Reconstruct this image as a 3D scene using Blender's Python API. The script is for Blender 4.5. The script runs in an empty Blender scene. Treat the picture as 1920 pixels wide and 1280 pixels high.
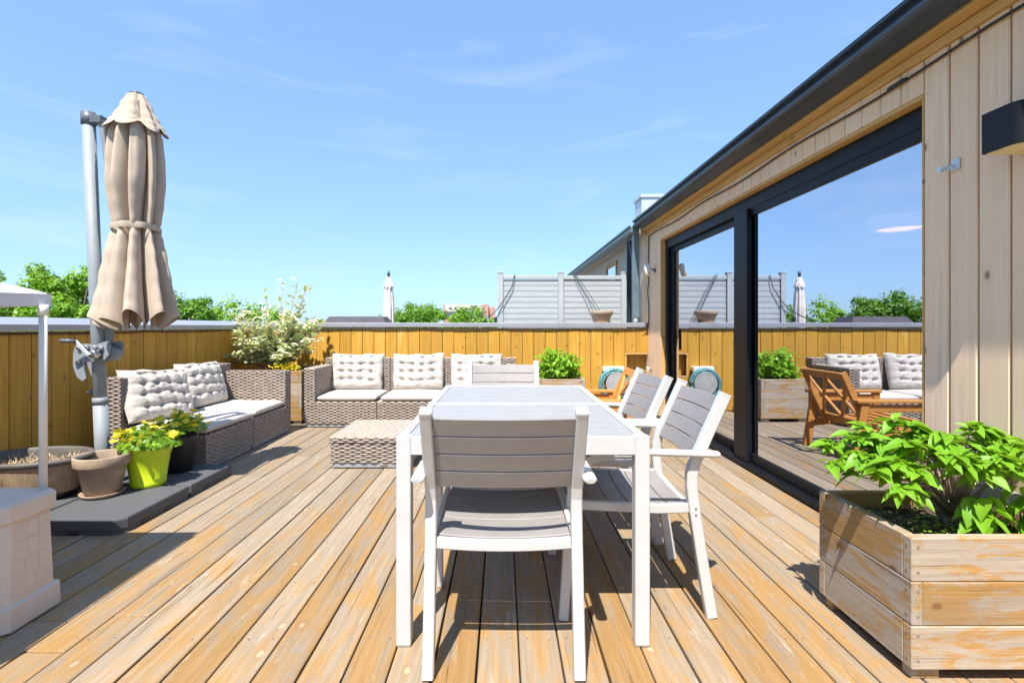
import bpy, math, random
from math import sin, cos, pi, radians
from mathutils import Vector, Matrix, noise as mnoise
random.seed(7)
R = random.random
def U(a, b): return a + (b - a) * R()
scene = bpy.context.scene
COL = scene.collection
# ------------------------------------------------------------------ camera, sky, sun, exposure
CAM_H, F = 1.138, 940.0           # eye height, focal length in photo pixels (1920 wide)
cd = bpy.data.cameras.new('camera'); cam = bpy.data.objects.new('camera', cd); COL.objects.link(cam)
cam.location = (0, 0, CAM_H); cam.rotation_euler = (pi / 2, 0, 0)
cd.sensor_width = 36; cd.lens = F / 1920 * 36
cd.shift_x = 17 / 1920; cd.shift_y = -29 / 1920
cd.clip_start = .05; cd.clip_end = 9000
scene.camera = cam
SUN_EL, SUN_AZ = radians(61), radians(17)      # light travels towards +Y and a little +X
w = bpy.data.worlds.new('World'); scene.world = w; w.use_nodes = True
nt = w.node_tree; nt.nodes.clear()
def wn(t): return nt.nodes.new(t)
out = wn('ShaderNodeOutputWorld'); bg = wn('ShaderNodeBackground'); bg.inputs[1].default_value = .15
sky = wn('ShaderNodeTexSky'); sky.sky_type = 'NISHITA'; sky.sun_disc = False
sky.sun_elevation = SUN_EL; sky.sun_rotation = pi + SUN_AZ
sky.altitude = 0; sky.air_density = 1.0; sky.dust_density = .6; sky.ozone_density = 1.6
tc = wn('ShaderNodeTexCoord'); mp = wn('ShaderNodeMapping'); mp.inputs['Scale'].default_value = (1.6, 1.6, 9)
mp.inputs['Rotation'].default_value = (.12, .1, .3)
nz = wn('ShaderNodeTexNoise'); nz.inputs['Scale'].default_value = 2.2; nz.inputs['Detail'].default_value = 7; nz.inputs['Distortion'].default_value = .6
rp = wn('ShaderNodeValToRGB'); rp.color_ramp.elements[0].position = .54; rp.color_ramp.elements[1].position = .8
rp.color_ramp.elements[1].color = (.22, .22, .22, 1)
mx = wn('ShaderNodeMixRGB'); mx.inputs[2].default_value = (2.6, 2.8, 3.0, 1)
nt.links.new(tc.outputs['Generated'], mp.inputs[0]); nt.links.new(mp.outputs[0], nz.inputs[0]); nt.links.new(nz.outputs[0], rp.inputs[0])
gm = wn('ShaderNodeGamma'); gm.inputs[1].default_value = .5; tint = wn('ShaderNodeMixRGB'); tint.blend_type = 'MULTIPLY'; tint.inputs[0].default_value = 1; tint.inputs[2].default_value = (.73, 1.03, 1.42, 1)
nt.links.new(sky.outputs[0], gm.inputs[0]); nt.links.new(gm.outputs[0], tint.inputs[1])
nt.links.new(rp.outputs[0], mx.inputs[0]); nt.links.new(tint.outputs[0], mx.inputs[1]); nt.links.new(mx.outputs[0], bg.inputs[0])
nt.links.new(bg.outputs[0], out.inputs[0])
sl = bpy.data.lights.new('sun', 'SUN'); sun = bpy.data.objects.new('sun', sl); COL.objects.link(sun)
sl.energy = 3.6; sl.angle = radians(.55); sl.color = (1, .95, .86)
sun.rotation_euler = Vector((cos(SUN_EL) * sin(SUN_AZ), cos(SUN_EL) * cos(SUN_AZ), -sin(SUN_EL))).to_track_quat('-Z', 'Y').to_euler()
sun.location = (-3, -8, 14)
vs = scene.view_settings; vs.view_transform = 'Standard'; vs.look = 'None'; vs.gamma = 1; vs.exposure = 1.38; vs.use_curve_mapping = False
scene.render.resolution_x, scene.render.resolution_y = 1024, 682
scene.cycles.max_bounces = 8; scene.cycles.transparent_max_bounces = 16

# ------------------------------------------------------------------ materials
class NT:
    def __init__(s, name):
        s.m = bpy.data.materials.new(name); s.m.use_nodes = True
        s.t = s.m.node_tree; s.b = s.t.nodes['Principled BSDF']; s.o = s.t.nodes['Material Output']
    def n(s, t, **kw):
        d = s.t.nodes.new(t)
        for k, v in kw.items():
            if k.startswith('i_'): d.inputs[k[2:].replace('_', ' ')].default_value = v
            else: setattr(d, k, v)
        return d
    def l(s, a, b): s.t.links.new(a, b)
    def math(s, op, a, b=None, c=None, clamp=False):
        d = s.t.nodes.new('ShaderNodeMath'); d.operation = op; d.use_clamp = clamp
        for i, v in enumerate((a, b, c)):
            if v is None: continue
            if isinstance(v, (int, float)): d.inputs[i].default_value = v
            else: s.l(v, d.inputs[i])
        return d.outputs[0]
    def mix(s, f, a, b, mode='MIX'):
        d = s.t.nodes.new('ShaderNodeMixRGB'); d.blend_type = mode
        for i, v in enumerate((f, a, b)):
            if isinstance(v, (int, float)): d.inputs[i].default_value = v
            elif isinstance(v, tuple): d.inputs[i].default_value = v + (1,) if len(v) == 3 else v
            else: s.l(v, d.inputs[i])
        return d.outputs[0]
    def ramp(s, f, p0, p1):
        d = s.t.nodes.new('ShaderNodeMapRange'); d.interpolation_type = 'SMOOTHSTEP'
        s.l(f, d.inputs[0]); d.inputs[1].default_value = p0; d.inputs[2].default_value = p1
        return d.outputs[0]
    def noise(s, vec, scale, detail=4, rough=.55, dist=0):
        d = s.n('ShaderNodeTexNoise'); d.inputs['Scale'].default_value = scale; d.inputs['Detail'].default_value = detail
        d.inputs['Roughness'].default_value = rough; d.inputs['Distortion'].default_value = dist
        if vec is not None: s.l(vec, d.inputs['Vector'])
        return d.outputs[0]
    def bump(s, h, strength, dist=.002):
        d = s.n('ShaderNodeBump'); d.inputs['Strength'].default_value = strength; d.inputs['Distance'].default_value = dist
        s.l(h, d.inputs['Height']); s.l(d.outputs[0], s.b.inputs['Normal'])
    def objvec(s, rnd=True):
        t = s.n('ShaderNodeTexCoord').outputs['Object']
        if not rnd: return t, None
        r = s.n('ShaderNodeObjectInfo').outputs['Random']
        c = s.n('ShaderNodeCombineXYZ')
        for i, k in enumerate((37.3, 91.7, 53.1)): s.l(s.math('MULTIPLY', r, k), c.inputs[i])
        a = s.n('ShaderNodeVectorMath', operation='ADD'); s.l(t, a.inputs[0]); s.l(c.outputs[0], a.inputs[1])
        return a.outputs[0], r
    def scl(s, v, sc):
        a = s.n('ShaderNodeVectorMath', operation='MULTIPLY'); s.l(v, a.inputs[0]); a.inputs[1].default_value = sc
        return a.outputs[0]

def wood(name, c1, c2, axis, worn=None, wear=(.5, .62), knots=.55, crack=.5, tone=.22, rough=.7, knotcol=(.16, .07, .025), wear_y=None, lateral=1.0, flecks=None, patch=(9, 1.5), grain=.25):
    k = NT(name); v, r = k.objvec()
    def sv(ac, al): return tuple(al if i == axis else ac for i in range(3))
    big = k.noise(k.scl(v, sv(5 * lateral, .9)), 1, 3)
    warp = k.n('ShaderNodeVectorMath', operation='MULTIPLY_ADD')       # grain wanders along the board
    cb = k.n('ShaderNodeCombineXYZ')
    for i in range(3):
        if i != axis: k.l(big, cb.inputs[i])
    k.l(cb.outputs[0], warp.inputs[0]); warp.inputs[1].default_value = (.05, .05, .05); k.l(v, warp.inputs[2])
    wv = warp.outputs[0]
    g = k.noise(k.scl(wv, sv(62, 1.6)), 1, 5, .6)
    fine = k.noise(k.scl(wv, sv(260, 5)), 1, 3, .6)
    col = k.mix(k.ramp(g, .3, .7), c1, c2)
    col = k.mix(k.math('MULTIPLY', k.ramp(fine, .35, .7), grain), col, tuple(x * .62 for x in c1))
    if worn:
        p = k.noise(k.scl(v, sv(*patch)), 1, 7, .68, .8)
        p2 = k.noise(k.scl(wv, sv(120, 4)), 1, 4, .6)
        p = k.math('ADD', p, k.math('MULTIPLY', k.math('SUBTRACT', p2, .5), .35))
        p = k.math('ADD', p, k.math('MULTIPLY', k.math('SUBTRACT', r, .5), .16))
        if wear_y:
            gy = k.n('ShaderNodeSeparateXYZ'); k.l(k.n('ShaderNodeNewGeometry').outputs['Position'], gy.inputs[0])
            wy = k.ramp(gy.outputs[1], wear_y[0], wear_y[1])
            p = k.math('ADD', p, k.math('MULTIPLY', wy, wear_y[2]))
        wm = k.ramp(p, wear[0], wear[1])
        wc = k.mix(k.ramp(g, .35, .68), tuple(x * .8 for x in worn), worn)
        col = k.mix(wm, col, wc)
    if flecks:
        fl = k.noise(k.scl(wv, sv(34, 5)), 1, 8, .72, .6); fz = k.noise(k.scl(v, sv(5, 1.6)), 1, 2)
        fm = k.math('MULTIPLY', k.ramp(fl, .56, .68), k.ramp(fz, .42, .62)); col = k.mix(k.math('MULTIPLY', fm, .75), col, flecks)
        gr = k.noise(k.scl(v, sv(4, .8)), 1, 4, .6); col = k.mix(k.math('MULTIPLY', k.ramp(gr, .52, .75), .35), col, tuple(x * .55 for x in worn))
    cr = k.noise(k.scl(wv, sv(95, 1.1)), 1, 2, .5)
    crm = k.math('MULTIPLY', k.ramp(cr, .66, .74), crack)
    col = k.mix(crm, col, tuple(x * .3 for x in c1))
    if knots > 0:
        vo = k.n('ShaderNodeTexVoronoi'); vo.inputs['Scale'].default_value = 1
        vo.voronoi_dimensions = '2D'; sx_ = k.n('ShaderNodeSeparateXYZ'); k.l(v, sx_.inputs[0]); oth = [i for i in range(3) if i != axis]
        kv = k.n('ShaderNodeCombineXYZ'); k.l(k.math('MULTIPLY', k.math('ADD', sx_.outputs[oth[0]], sx_.outputs[oth[1]]), 8.0), kv.inputs[0]); k.l(k.math('MULTIPLY', sx_.outputs[axis], 5.0), kv.inputs[1])
        k.l(kv.outputs[0], vo.inputs['Vector'])
        sp = k.n('ShaderNodeSeparateColor'); k.l(vo.outputs['Color'], sp.inputs[0])
        on = k.math('GREATER_THAN', sp.outputs[0], 1 - knots * .26)
        d = k.math('ADD', vo.outputs['Distance'], k.math('MULTIPLY', k.math('SUBTRACT', g, .5), .08))
        km = k.math('MULTIPLY', on, k.math('SUBTRACT', 1, k.ramp(d, .05, .11)))
        ring = k.math('MULTIPLY', on, k.math('SUBTRACT', 1, k.ramp(d, .1, .24)))
        col = k.mix(k.math('MULTIPLY', ring, .35), col, tuple(x * .7 for x in c2))
        col = k.mix(k.math('MULTIPLY', km, .7), col, knotcol)
    t = k.math('ADD', k.math('MULTIPLY', r, tone), 1 - tone * .5)
    tcol = k.n('ShaderNodeCombineColor')
    for i in range(3): k.l(t, tcol.inputs[i])
    col = k.mix(1.0, col, tcol.outputs[0], 'MULTIPLY')
    k.l(col, k.b.inputs['Base Color']); k.b.inputs['Roughness'].default_value = rough; k.b.inputs['Specular IOR Level'].default_value = .3
    h = k.math('SUBTRACT', k.math('ADD', g, k.math('MULTIPLY', fine, .5)), k.math('MULTIPLY', crm, 2.5))
    k.bump(h, .45, .0016)
    return k.m

def plain(name, col, rough=.5, metal=0, var=.12, scale=8, bump=0, bscale=300, spec=.5, spots=None, coat=0):
    k = NT(name); v, r = k.objvec()
    n = k.noise(v, scale, 5, .6)
    c = k.mix(k.ramp(n, .3, .7), tuple(x * (1 - var) for x in col), tuple(min(1, x * (1 + var)) for x in col))
    if spots:
        n2 = k.noise(v, spots[1], 6, .65, .4); c = k.mix(k.ramp(n2, spots[2], spots[3]), c, spots[0])
    k.l(c, k.b.inputs['Base Color'])
    k.l(k.math('ADD', rough - .06, k.math('MULTIPLY', n, .12)), k.b.inputs['Roughness'])
    k.b.inputs['Metallic'].default_value = metal; k.b.inputs['Specular IOR Level'].default_value = spec
    if coat: k.b.inputs['Coat Weight'].default_value = coat
    if bump: k.bump(k.noise(v, bscale, 3), bump, .001)
    return k.m

def leafmat(name, c1, c2, edge=None, trans=.35, scale=14, rough=.45):
    k = NT(name); v, r = k.objvec()
    g = k.n('ShaderNodeNewGeometry').outputs['Random Per Island']
    n = k.math('ADD', k.math('MULTIPLY', g, .7), k.math('MULTIPLY', k.noise(v, scale, 3), .3))
    if edge is None: n = k.math('ADD', k.math('MULTIPLY', n, .6), k.math('MULTIPLY', r, .4))
    c = k.mix(n, c1, c2)
    if edge is not None:
        at = k.n('ShaderNodeAttribute', attribute_name='edge'); c = k.mix(k.ramp(at.outputs['Fac'], .15, .55), c, edge)
    k.l(c, k.b.inputs['Base Color']); k.b.inputs['Roughness'].default_value = rough; k.b.inputs['Specular IOR Level'].default_value = .35
    tr = k.n('ShaderNodeBsdfTranslucent'); k.l(k.mix(.5, c, (.45, .6, .03)), tr.inputs[0])
    ms = k.n('ShaderNodeMixShader'); ms.inputs[0].default_value = trans
    k.l(k.b.outputs[0], ms.inputs[1]); k.l(tr.outputs[0], ms.inputs[2]); k.l(ms.outputs[0], k.o.inputs[0])
    return k.m

MAT = {}
MAT['deck'] = wood('deck_wood', (.305, .175, .06), (.365, .213, .086), 1, worn=(.29, .228, .163), wear=(.40, .64), knots=.3, crack=.75, tone=.3, wear_y=(1.5, 4.6, .16), knotcol=(.40, .32, .22), flecks=(.45, .40, .34), patch=(10, 2.6))
MAT['fence'] = wood('fence_wood', (.48, .245, .028), (.60, .325, .052), 2, knots=.6, crack=.3, tone=.24, worn=(.62, .38, .09), wear=(.56, .75), knotcol=(.15, .07, .02))
MAT['siding'] = wood('siding_wood', (.80, .56, .375), (.84, .60, .41), 2, knots=.7, crack=.3, tone=.08, worn=(.84, .635, .46), wear=(.45, .8), grain=.14)
MAT['siding_far'] = wood('siding_wood_grey', (.50, .41, .34), (.58, .48, .41), 2, knots=.2, crack=.2, tone=.14)
MAT['trim'] = wood('ochre_trim_wood', (.54, .32, .11), (.64, .40, .16), 1, knots=.2, crack=.2, tone=.1)
MAT['planter'] = wood('planter_wood', (.35, .195, .058), (.44, .255, .09), 0, worn=(.40, .335, .265), wear=(.42, .54), knots=.4, crack=.6, tone=.2, flecks=(.47, .42, .36), patch=(13, 4))
MAT['planter_y'] = wood('planter_wood_side', (.33, .195, .07), (.41, .255, .105), 1, worn=(.38, .33, .275), wear=(.38, .52), knots=.4, crack=.65, tone=.2, flecks=(.46, .42, .37), patch=(13, 4))
MAT['acacia'] = wood('acacia_wood', (.46, .20, .045), (.58, .27, .07), 0, knots=0, crack=.15, tone=.15, rough=.5)
MAT['white'] = plain('white_powder_coat', (.50, .50, .495), .38, var=.03, spec=.5, bump=.05)
MAT['slat'] = plain('grey_polywood', (.25, .23, .225), .55, var=.05, scale=20, bump=.1)
MAT['tableslat'] = plain('grey_table_polywood', (.28, .28, .282), .5, var=.05, scale=14, bump=.1)
MAT['wicker'] = plain('wicker_strand', (.29, .232, .19), .5, var=.25, scale=30, bump=.2, bscale=200)
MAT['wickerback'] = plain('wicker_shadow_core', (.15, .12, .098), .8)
MAT['plinth'] = plain('grey_plinth', (.30, .31, .33), .5)
MAT['cushion'] = plain('cream_cushion_cotton', (.53, .485, .435), .9, var=.04, scale=5, bump=.15, bscale=900, spec=.15)
MAT['slab'] = plain('dark_grey_slab', (.088, .09, .095), .75, var=.25, scale=160, bump=.6, bscale=420, spec=.35)
MAT['pole'] = plain('grey_pole_metal', (.235, .26, .28), .6, metal=0, var=.06)
MAT['poledark'] = plain('dark_grey_fitting', (.10, .115, .13), .45, var=.1)
MAT['canvas'] = plain('beige_canvas', (.45, .365, .285), .9, var=.07, scale=6, bump=.25, bscale=1100, spec=.1, spots=((.50, .42, .34), 5, .58, .75))
MAT['palecanvas'] = plain('pale_canvas', (.72, .64, .58), .9, var=.05, bump=.15, spec=.1)
MAT['cap'] = plain('grey_metal_cap', (.37, .37, .40), .38, metal=.35, var=.06, scale=3)
MAT['gutter'] = plain('dark_gutter_metal', (.03, .045, .065), .3, metal=.2, var=.2, scale=3)
MAT['farcap'] = plain('teal_grey_gutter', (.16, .22, .25), .35, metal=.3, var=.1)
MAT['black'] = plain('black_aluminium', (.006, .007, .010), .45, var=.2, scale=4, spec=.22)
MAT['rubber'] = plain('black_cable_rubber', (.02, .02, .022), .55)
MAT['screen'] = plain('grey_vinyl', (.39, .41, .42), .5, var=.05, scale=3)
MAT['greenrope'] = plain('dark_green_rope', (.04, .07, .06), .7)
MAT['terracotta'] = plain('weathered_terracotta', (.33, .245, .175), .85, var=.14, scale=14, bump=.3, bscale=160, spots=((.46, .37, .29), 7, .55, .75), spec=.2)
MAT['lime'] = plain('lime_plastic', (.52, .66, .012), .35, var=.05, spec=.5)
MAT['blackpot'] = plain('dark_pot', (.03, .03, .032), .5)
MAT['barrelrim'] = plain('barrel_rim', (.10, .088, .076), .6, var=.2, bump=.2)
MAT['barrel'] = wood('barrel_wood', (.30, .205, .125), (.42, .30, .2), 2, worn=(.13, .10, .075), wear=(.56, .68), knots=0, crack=.6, tone=.1)
MAT['soil'] = plain('potting_soil', (.055, .038, .027), .95, var=.5, scale=60, bump=1, bscale=120, spots=((.22, .15, .1), 45, .6, .68))
MAT['straw'] = plain('dry_straw', (.50, .38, .22), .8, var=.25, scale=40)
MAT['playplastic'] = plain('beige_play_plastic', (.60, .525, .45), .55, var=.04, scale=4, bump=.08)
MAT['bluegrey'] = plain('blue_grey_plastic', (.22, .26, .31), .5)
MAT['canopycloth'] = plain('white_canopy_cloth', (.66, .66, .67), .7, var=.03, bump=.1)
MAT['leaf'] = leafmat('shrub_leaf', (.11, .30, .012), (.25, .48, .03), trans=.35)
MAT['rasp'] = leafmat('bright_bush_leaf', (.13, .32, .012), (.30, .52, .03), trans=.35)
MAT['varieg'] = leafmat('variegated_leaf', (.26, .36, .10), (.42, .48, .2), edge=(.82, .82, .58), trans=.25)
MAT['flowerleaf'] = leafmat('flower_leaf', (.11, .24, .015), (.26, .42, .03))
MAT['yellow'] = leafmat('yellow_petal', (.72, .50, .01), (.85, .72, .06), trans=.25)
MAT['orange'] = leafmat('orange_bud', (.55, .22, .02), (.7, .4, .06), trans=.2)
for i, (a, b) in enumerate((((.07, .19, .012), (.20, .38, .03)), ((.10, .26, .01), (.26, .45, .03)), ((.05, .14, .014), (.13, .27, .025)))):
    MAT['tree%d' % i] = leafmat('tree_leaf_%s' % 'abc'[i], a, b, trans=.3, scale=.4)
MAT['bark'] = plain('bark', (.16, .115, .08), .9, var=.3, scale=40, bump=.6, bscale=90)
MAT['twig'] = plain('twig_bark', (.30, .225, .165), .9, var=.3, scale=60)
MAT['redstem'] = plain('red_stem', (.33, .11, .045), .7, var=.2)
MAT['ground'] = plain('far_ground', (.06, .10, .035), .95, var=.3, scale=.02)
MAT['concrete'] = plain('membrane', (.18, .18, .18), .9, var=.1, scale=2)
MAT['roof'] = plain('roof_membrane', (.16, .16, .165), .85)
MAT['sheet'] = plain('galvanised_sheet', (.58, .61, .65), .4, metal=.4, var=.06)
MAT['chrome'] = plain('steel', (.6, .6, .62), .25, metal=1, var=.05)
MAT['offwhite'] = plain('offwhite_plastic', (.72, .71, .68), .45, var=.04)
MAT['teal'] = plain('teal_hose', (.10, .27, .29), .45, var=.1)
MAT['greyplastic'] = plain('grey_plastic', (.33, .33, .335), .5)
MAT['bbq'] = plain('charcoal_cover', (.07, .065, .075), .85, var=.15)
MAT['brickfar'] = plain('pink_brick', (.50, .27, .22), .9, var=.1, scale=.5)
MAT['palefar'] = plain('pale_render', (.62, .52, .48), .9, var=.05, scale=.5)
MAT['winfar'] = plain('far_window', (.12, .12, .15), .3)
MAT['room'] = plain('room_wall', (.34, .34, .33), .9)
MAT['roomfloor'] = plain('room_floor', (.12, .085, .06), .5)
MAT['screw'] = plain('screw_head', (.30, .27, .23), .5, metal=.5)
def glassmat():
    k = NT('coated_glass')
    fr = k.n('ShaderNodeFresnel'); fr.inputs[0].default_value = 1.7
    f = k.math('ADD', k.math('MULTIPLY', fr.outputs[0], .8), .66, clamp=True)
    g = k.n('ShaderNodeBsdfGlossy'); g.inputs['Roughness'].default_value = 0; g.inputs[0].default_value = (.84, .88, .98, 1)
    t = k.n('ShaderNodeBsdfTransparent'); t.inputs[0].default_value = (.55, .66, .62, 1)
    ms = k.n('ShaderNodeMixShader'); k.l(f, ms.inputs[0]); k.l(t.outputs[0], ms.inputs[1]); k.l(g.outputs[0], ms.inputs[2]); k.l(ms.outputs[0], k.o.inputs[0])
    return k.m
MAT['glass'] = glassmat()
def lampmat(name, col, st):
    k = NT(name); k.b.inputs['Base Color'].default_value = col + (1,); k.b.inputs['Emission Color'].default_value = col + (1,)
    k.b.inputs['Emission Strength'].default_value = st; return k.m
MAT['lampshade'] = lampmat('lit_lamp_shade', (.55, .42, .62), .16)
MAT['lampglow'] = lampmat('pendant_glow', (1, .42, .24), 1.6)
MAT['diffuser'] = plain('sconce_diffuser', (.75, .62, .36), .6)

# ------------------------------------------------------------------ mesh helpers
class MB:
    def __init__(s): s.v = []; s.f = []; s.sm = []; s.attr = None
    def quad(s, a, b, c, d, sm=False):
        n = len(s.v); s.v += [a, b, c, d]; s.f.append((n, n + 1, n + 2, n + 3)); s.sm.append(sm)
    def box(s, x0, x1, y0, y1, z0, z1, ch=0.0, mat=None):
        c = Vector(((x0 + x1) / 2, (y0 + y1) / 2, (z0 + z1) / 2)); h = ((x1 - x0) / 2, (y1 - y0) / 2, (z1 - z0) / 2)
        n = len(s.v); idx = {}
        ch = min(ch, *(x * .45 for x in h))
        S = (-1, 1); vs_ = []
        if ch <= 0:
            for sx in S:
                for sy in S:
                    for sz in S: idx[(sx, sy, sz)] = len(vs_); vs_.append(Vector((sx * h[0], sy * h[1], sz * h[2])))
            fs = []
            for a in range(3):
                for sg in S:
                    o = [i for i in range(3) if i != a]; q = []
                    for p in ((-1, -1), (1, -1), (1, 1), (-1, 1)):
                        k = [0, 0, 0]; k[a] = sg; k[o[0]] = p[0]; k[o[1]] = p[1]; q.append(idx[tuple(k)])
                    fs.append(q)
        else:
            for sx in S:
                for sy in S:
                    for sz in S:
                        sg = (sx, sy, sz)
                        for a in range(3):
                            idx[(sg, a)] = len(vs_)
                            vs_.append(Vector([sg[i] * (h[i] if i == a else h[i] - ch) for i in range(3)]))
            fs = []
            for a in range(3):
                o = [i for i in range(3) if i != a]
                for g in S:
                    q = []
                    for p in ((-1, -1), (1, -1), (1, 1), (-1, 1)):
                        k = [0, 0, 0]; k[a] = g; k[o[0]] = p[0]; k[o[1]] = p[1]; q.append(idx[(tuple(k), a)])
                    fs.append(q)
                for p in ((-1, -1), (1, -1), (1, 1), (-1, 1)):      # edges along axis a
                    k0 = [0, 0, 0]; k0[o[0]] = p[0]; k0[o[1]] = p[1]; k1 = list(k0); k0[a] = -1; k1[a] = 1
                    fs.append([idx[(tuple(k0), o[0])], idx[(tuple(k1), o[0])], idx[(tuple(k1), o[1])], idx[(tuple(k0), o[1])]])
            for sx in S:
                for sy in S:
                    for sz in S: fs.append([idx[((sx, sy, sz), a)] for a in range(3)])
        for q in fs:
            p = [vs_[i] for i in q]; nn = (p[1] - p[0]).cross(p[2] - p[0]); ce = sum(p, Vector()) / len(p)
            if nn.dot(ce) < 0: q.reverse()
            s.f.append(tuple(i + n for i in q)); s.sm.append(False)
        for v in vs_:
            v = v if mat is None else mat @ v
            s.v.append(tuple(v + c) if mat is None else tuple(v + c))
        return s
    def sweep(s, path, prof, side=Vector((1, 0, 0)), sm=False, cap=True, scales=None):
        path = [Vector(p) for p in path]; n = len(s.v); m = len(prof)
        for i, p in enumerate(path):
            t = (path[min(i + 1, len(path) - 1)] - path[max(i - 1, 0)]).normalized()
            sd = (side - t * side.dot(t)).normalized(); up = t.cross(sd)
            k = scales[i] if scales else 1
            for (a, b) in prof: s.v.append(tuple(p + sd * a * k + up * b * k))
        for i in range(len(path) - 1):
            for j in range(m):
                a = n + i * m + j; b = n + i * m + (j + 1) % m
                s.f.append((a, b, b + m, a + m)); s.sm.append(sm)
        if cap:
            s.f.append(tuple(n + j for j in reversed(range(m)))); s.sm.append(False)
            s.f.append(tuple(n + (len(path) - 1) * m + j for j in range(m))); s.sm.append(False)
        return s
    def tube(s, path, r, seg=8, scales=None):
        prof = [(r * cos(2 * pi * i / seg), r * sin(2 * pi * i / seg)) for i in range(seg)]
        d = (Vector(path[-1]) - Vector(path[0])).normalized()
        sd = Vector((1, 0, 0)) if abs(d.x) < .8 else Vector((0, 1, 0))
        return s.sweep(path, prof, sd, True, True, scales)
    def lathe(s, prof, c=(0, 0, 0), seg=28, sx=1, sy=1, sm=True):
        n = len(s.v); m = len(prof)
        for i in range(seg):
            a = 2 * pi * i / seg
            for (r, z) in prof: s.v.append((c[0] + r * cos(a) * sx, c[1] + r * sin(a) * sy, c[2] + z))
        for i in range(seg):
            for j in range(m - 1):
                a = n + i * m + j; b = n + ((i + 1) % seg) * m + j
                s.f.append((a, b, b + 1, a + 1)); s.sm.append(sm)
        return s
    def grid(s, nu, nv, fn, sm=True, wrapu=False):
        n = len(s.v)
        for i in range(nu):
            for j in range(nv): s.v.append(tuple(fn(i / (nu if wrapu else nu - 1), j / (nv - 1))))
        for i in range(nu if wrapu else nu - 1):
            for j in range(nv - 1):
                a = n + i * nv + j; b = n + ((i + 1) % nu) * nv + j
                s.f.append((a, b, b + 1, a + 1)); s.sm.append(sm)
        return s
    def mesh(s, name, mat):
        me = bpy.data.meshes.new(name); me.from_pydata(s.v, [], s.f)
        me.polygons.foreach_set('use_smooth', s.sm)
        if s.attr:
            at = me.attributes.new('edge', 'FLOAT', 'POINT'); at.data.foreach_set('value', s.attr)
        me.materials.append(MAT[mat]); me.update(); return me
    def build(s, name, mat, parent=None, **kw): return obj(name, s.mesh(name, mat), parent, **kw)

def obj(name, me, parent=None, loc=None, rot=None, label=None, cat=None, group=None, kind=None, scale=None):
    o = bpy.data.objects.new(name, me); COL.objects.link(o)
    if parent is not None: o.parent = parent
    if loc is not None: o.location = loc
    if rot is not None: o.rotation_euler = rot
    if scale is not None: o.scale = scale
    if label: o['label'] = label
    if cat: o['category'] = cat
    if group: o['group'] = group
    if kind: o['kind'] = kind
    return o
def thing(name, label, cat, loc=(0, 0, 0), rz=0, group=None): return obj(name, None, None, loc, (0, 0, rz), label, cat, group)
def dup(root, loc, rz, label):
    r = root.copy(); COL.objects.link(r); r.location = loc; r.rotation_euler = (0, 0, rz); r['label'] = label
    for ch in list(root.children):
        c = ch.copy(); COL.objects.link(c); c.parent = r
        for g in list(ch.children):
            d = g.copy(); COL.objects.link(d); d.parent = c
    return r
_bc = {}
def board(name, mat, size, loc, parent, ch=.003, rot=None, label=None):
    """one board: a chamfered box centred on its own origin; equal sizes share a mesh"""
    key = (mat, tuple(round(x, 4) for x in size), ch)
    if key not in _bc: _bc[key] = MB().box(-size[0] / 2, size[0] / 2, -size[1] / 2, size[1] / 2, -size[2] / 2, size[2] / 2, ch).mesh(name, mat)
    return obj(name, _bc[key], parent, loc, rot, label)
def rprof(a, b, c=.004):
    return [(-a + c, -b), (a - c, -b), (a, -b + c), (a, b - c), (a - c, b), (-a + c, b), (-a, b - c), (-a, -b + c)]

# ------------------------------------------------------------------ layout constants
XW, XG, XL, YB = 1.95, 2.02, -3.27, 6.74       # siding face, glass plane, left fence face, back fence face
YN = -1.6                                       # how far the place goes on behind the camera
DOOR0, DOOR1, DOORZ = 2.326, 6.22, 2.217

# ------------------------------------------------------------------ setting
g = MB(); g.quad((-4000, -4000, -9), (4000, -4000, -9), (4000, 4000, -9), (-4000, 4000, -9)); g.build('ground', 'ground', kind='structure')
g = MB().box(-3.6, 1.99, YN, YB + .3, -9, -.11); g.build('roof_base', 'concrete', kind='structure')
g = MB().box(-3.6, 1.99, YB + .302, 16, -9, -.02); g.build('neighbour_terrace', 'concrete', kind='structure')
deck = MB().box(XL + .01, 1.97, YN, YB, -.1, -.034).build('deck', 'rubber', kind='structure')
pitch = .1445; x = XL + .075; i = 0
while x < 1.93:
    wdt = .1385; y = YN - U(0, 2.2)
    while y < YB - .05:
        L = random.choice((2.44, 3.05, 3.66, 4.27)) ; y1 = min(y + L, YB - .012)
        if YB - y1 < .4: y1 = YB - .012
        a = max(y, YN)
        if y1 - a > .1:
            z = U(-.0012, .0012)
            board('deck_board', 'deck', (wdt - U(0, .002), y1 - a - .003, .03), (x + U(-.001, .001), (a + y1) / 2, -.0165 + z), deck, .0028, (0, U(-.006, .006), U(-.0003, .0003)))
        y = y1 + .0005
        if y1 >= YB - .02: break
    x += pitch; i += 1
sc = MB()                                        # screw heads in joist rows, too many and too small to pick apart
x = XL + .075
while x < 1.93:
    yy = -.2
    while yy < YB:
        for dx in (-.042, .042):
            cx, cy = x + dx + U(-.005, .005), yy + U(-.008, .008); n = len(sc.v)
            sc.v += [(cx + .0038 * cos(a * pi / 3), cy + .0038 * sin(a * pi / 3), .0002) for a in range(6)]; sc.f.append(tuple(range(n, n + 6))); sc.sm.append(False)
        yy += .406
    x += pitch
sc.build('screw_heads', 'screw', deck, kind='stuff')

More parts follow.
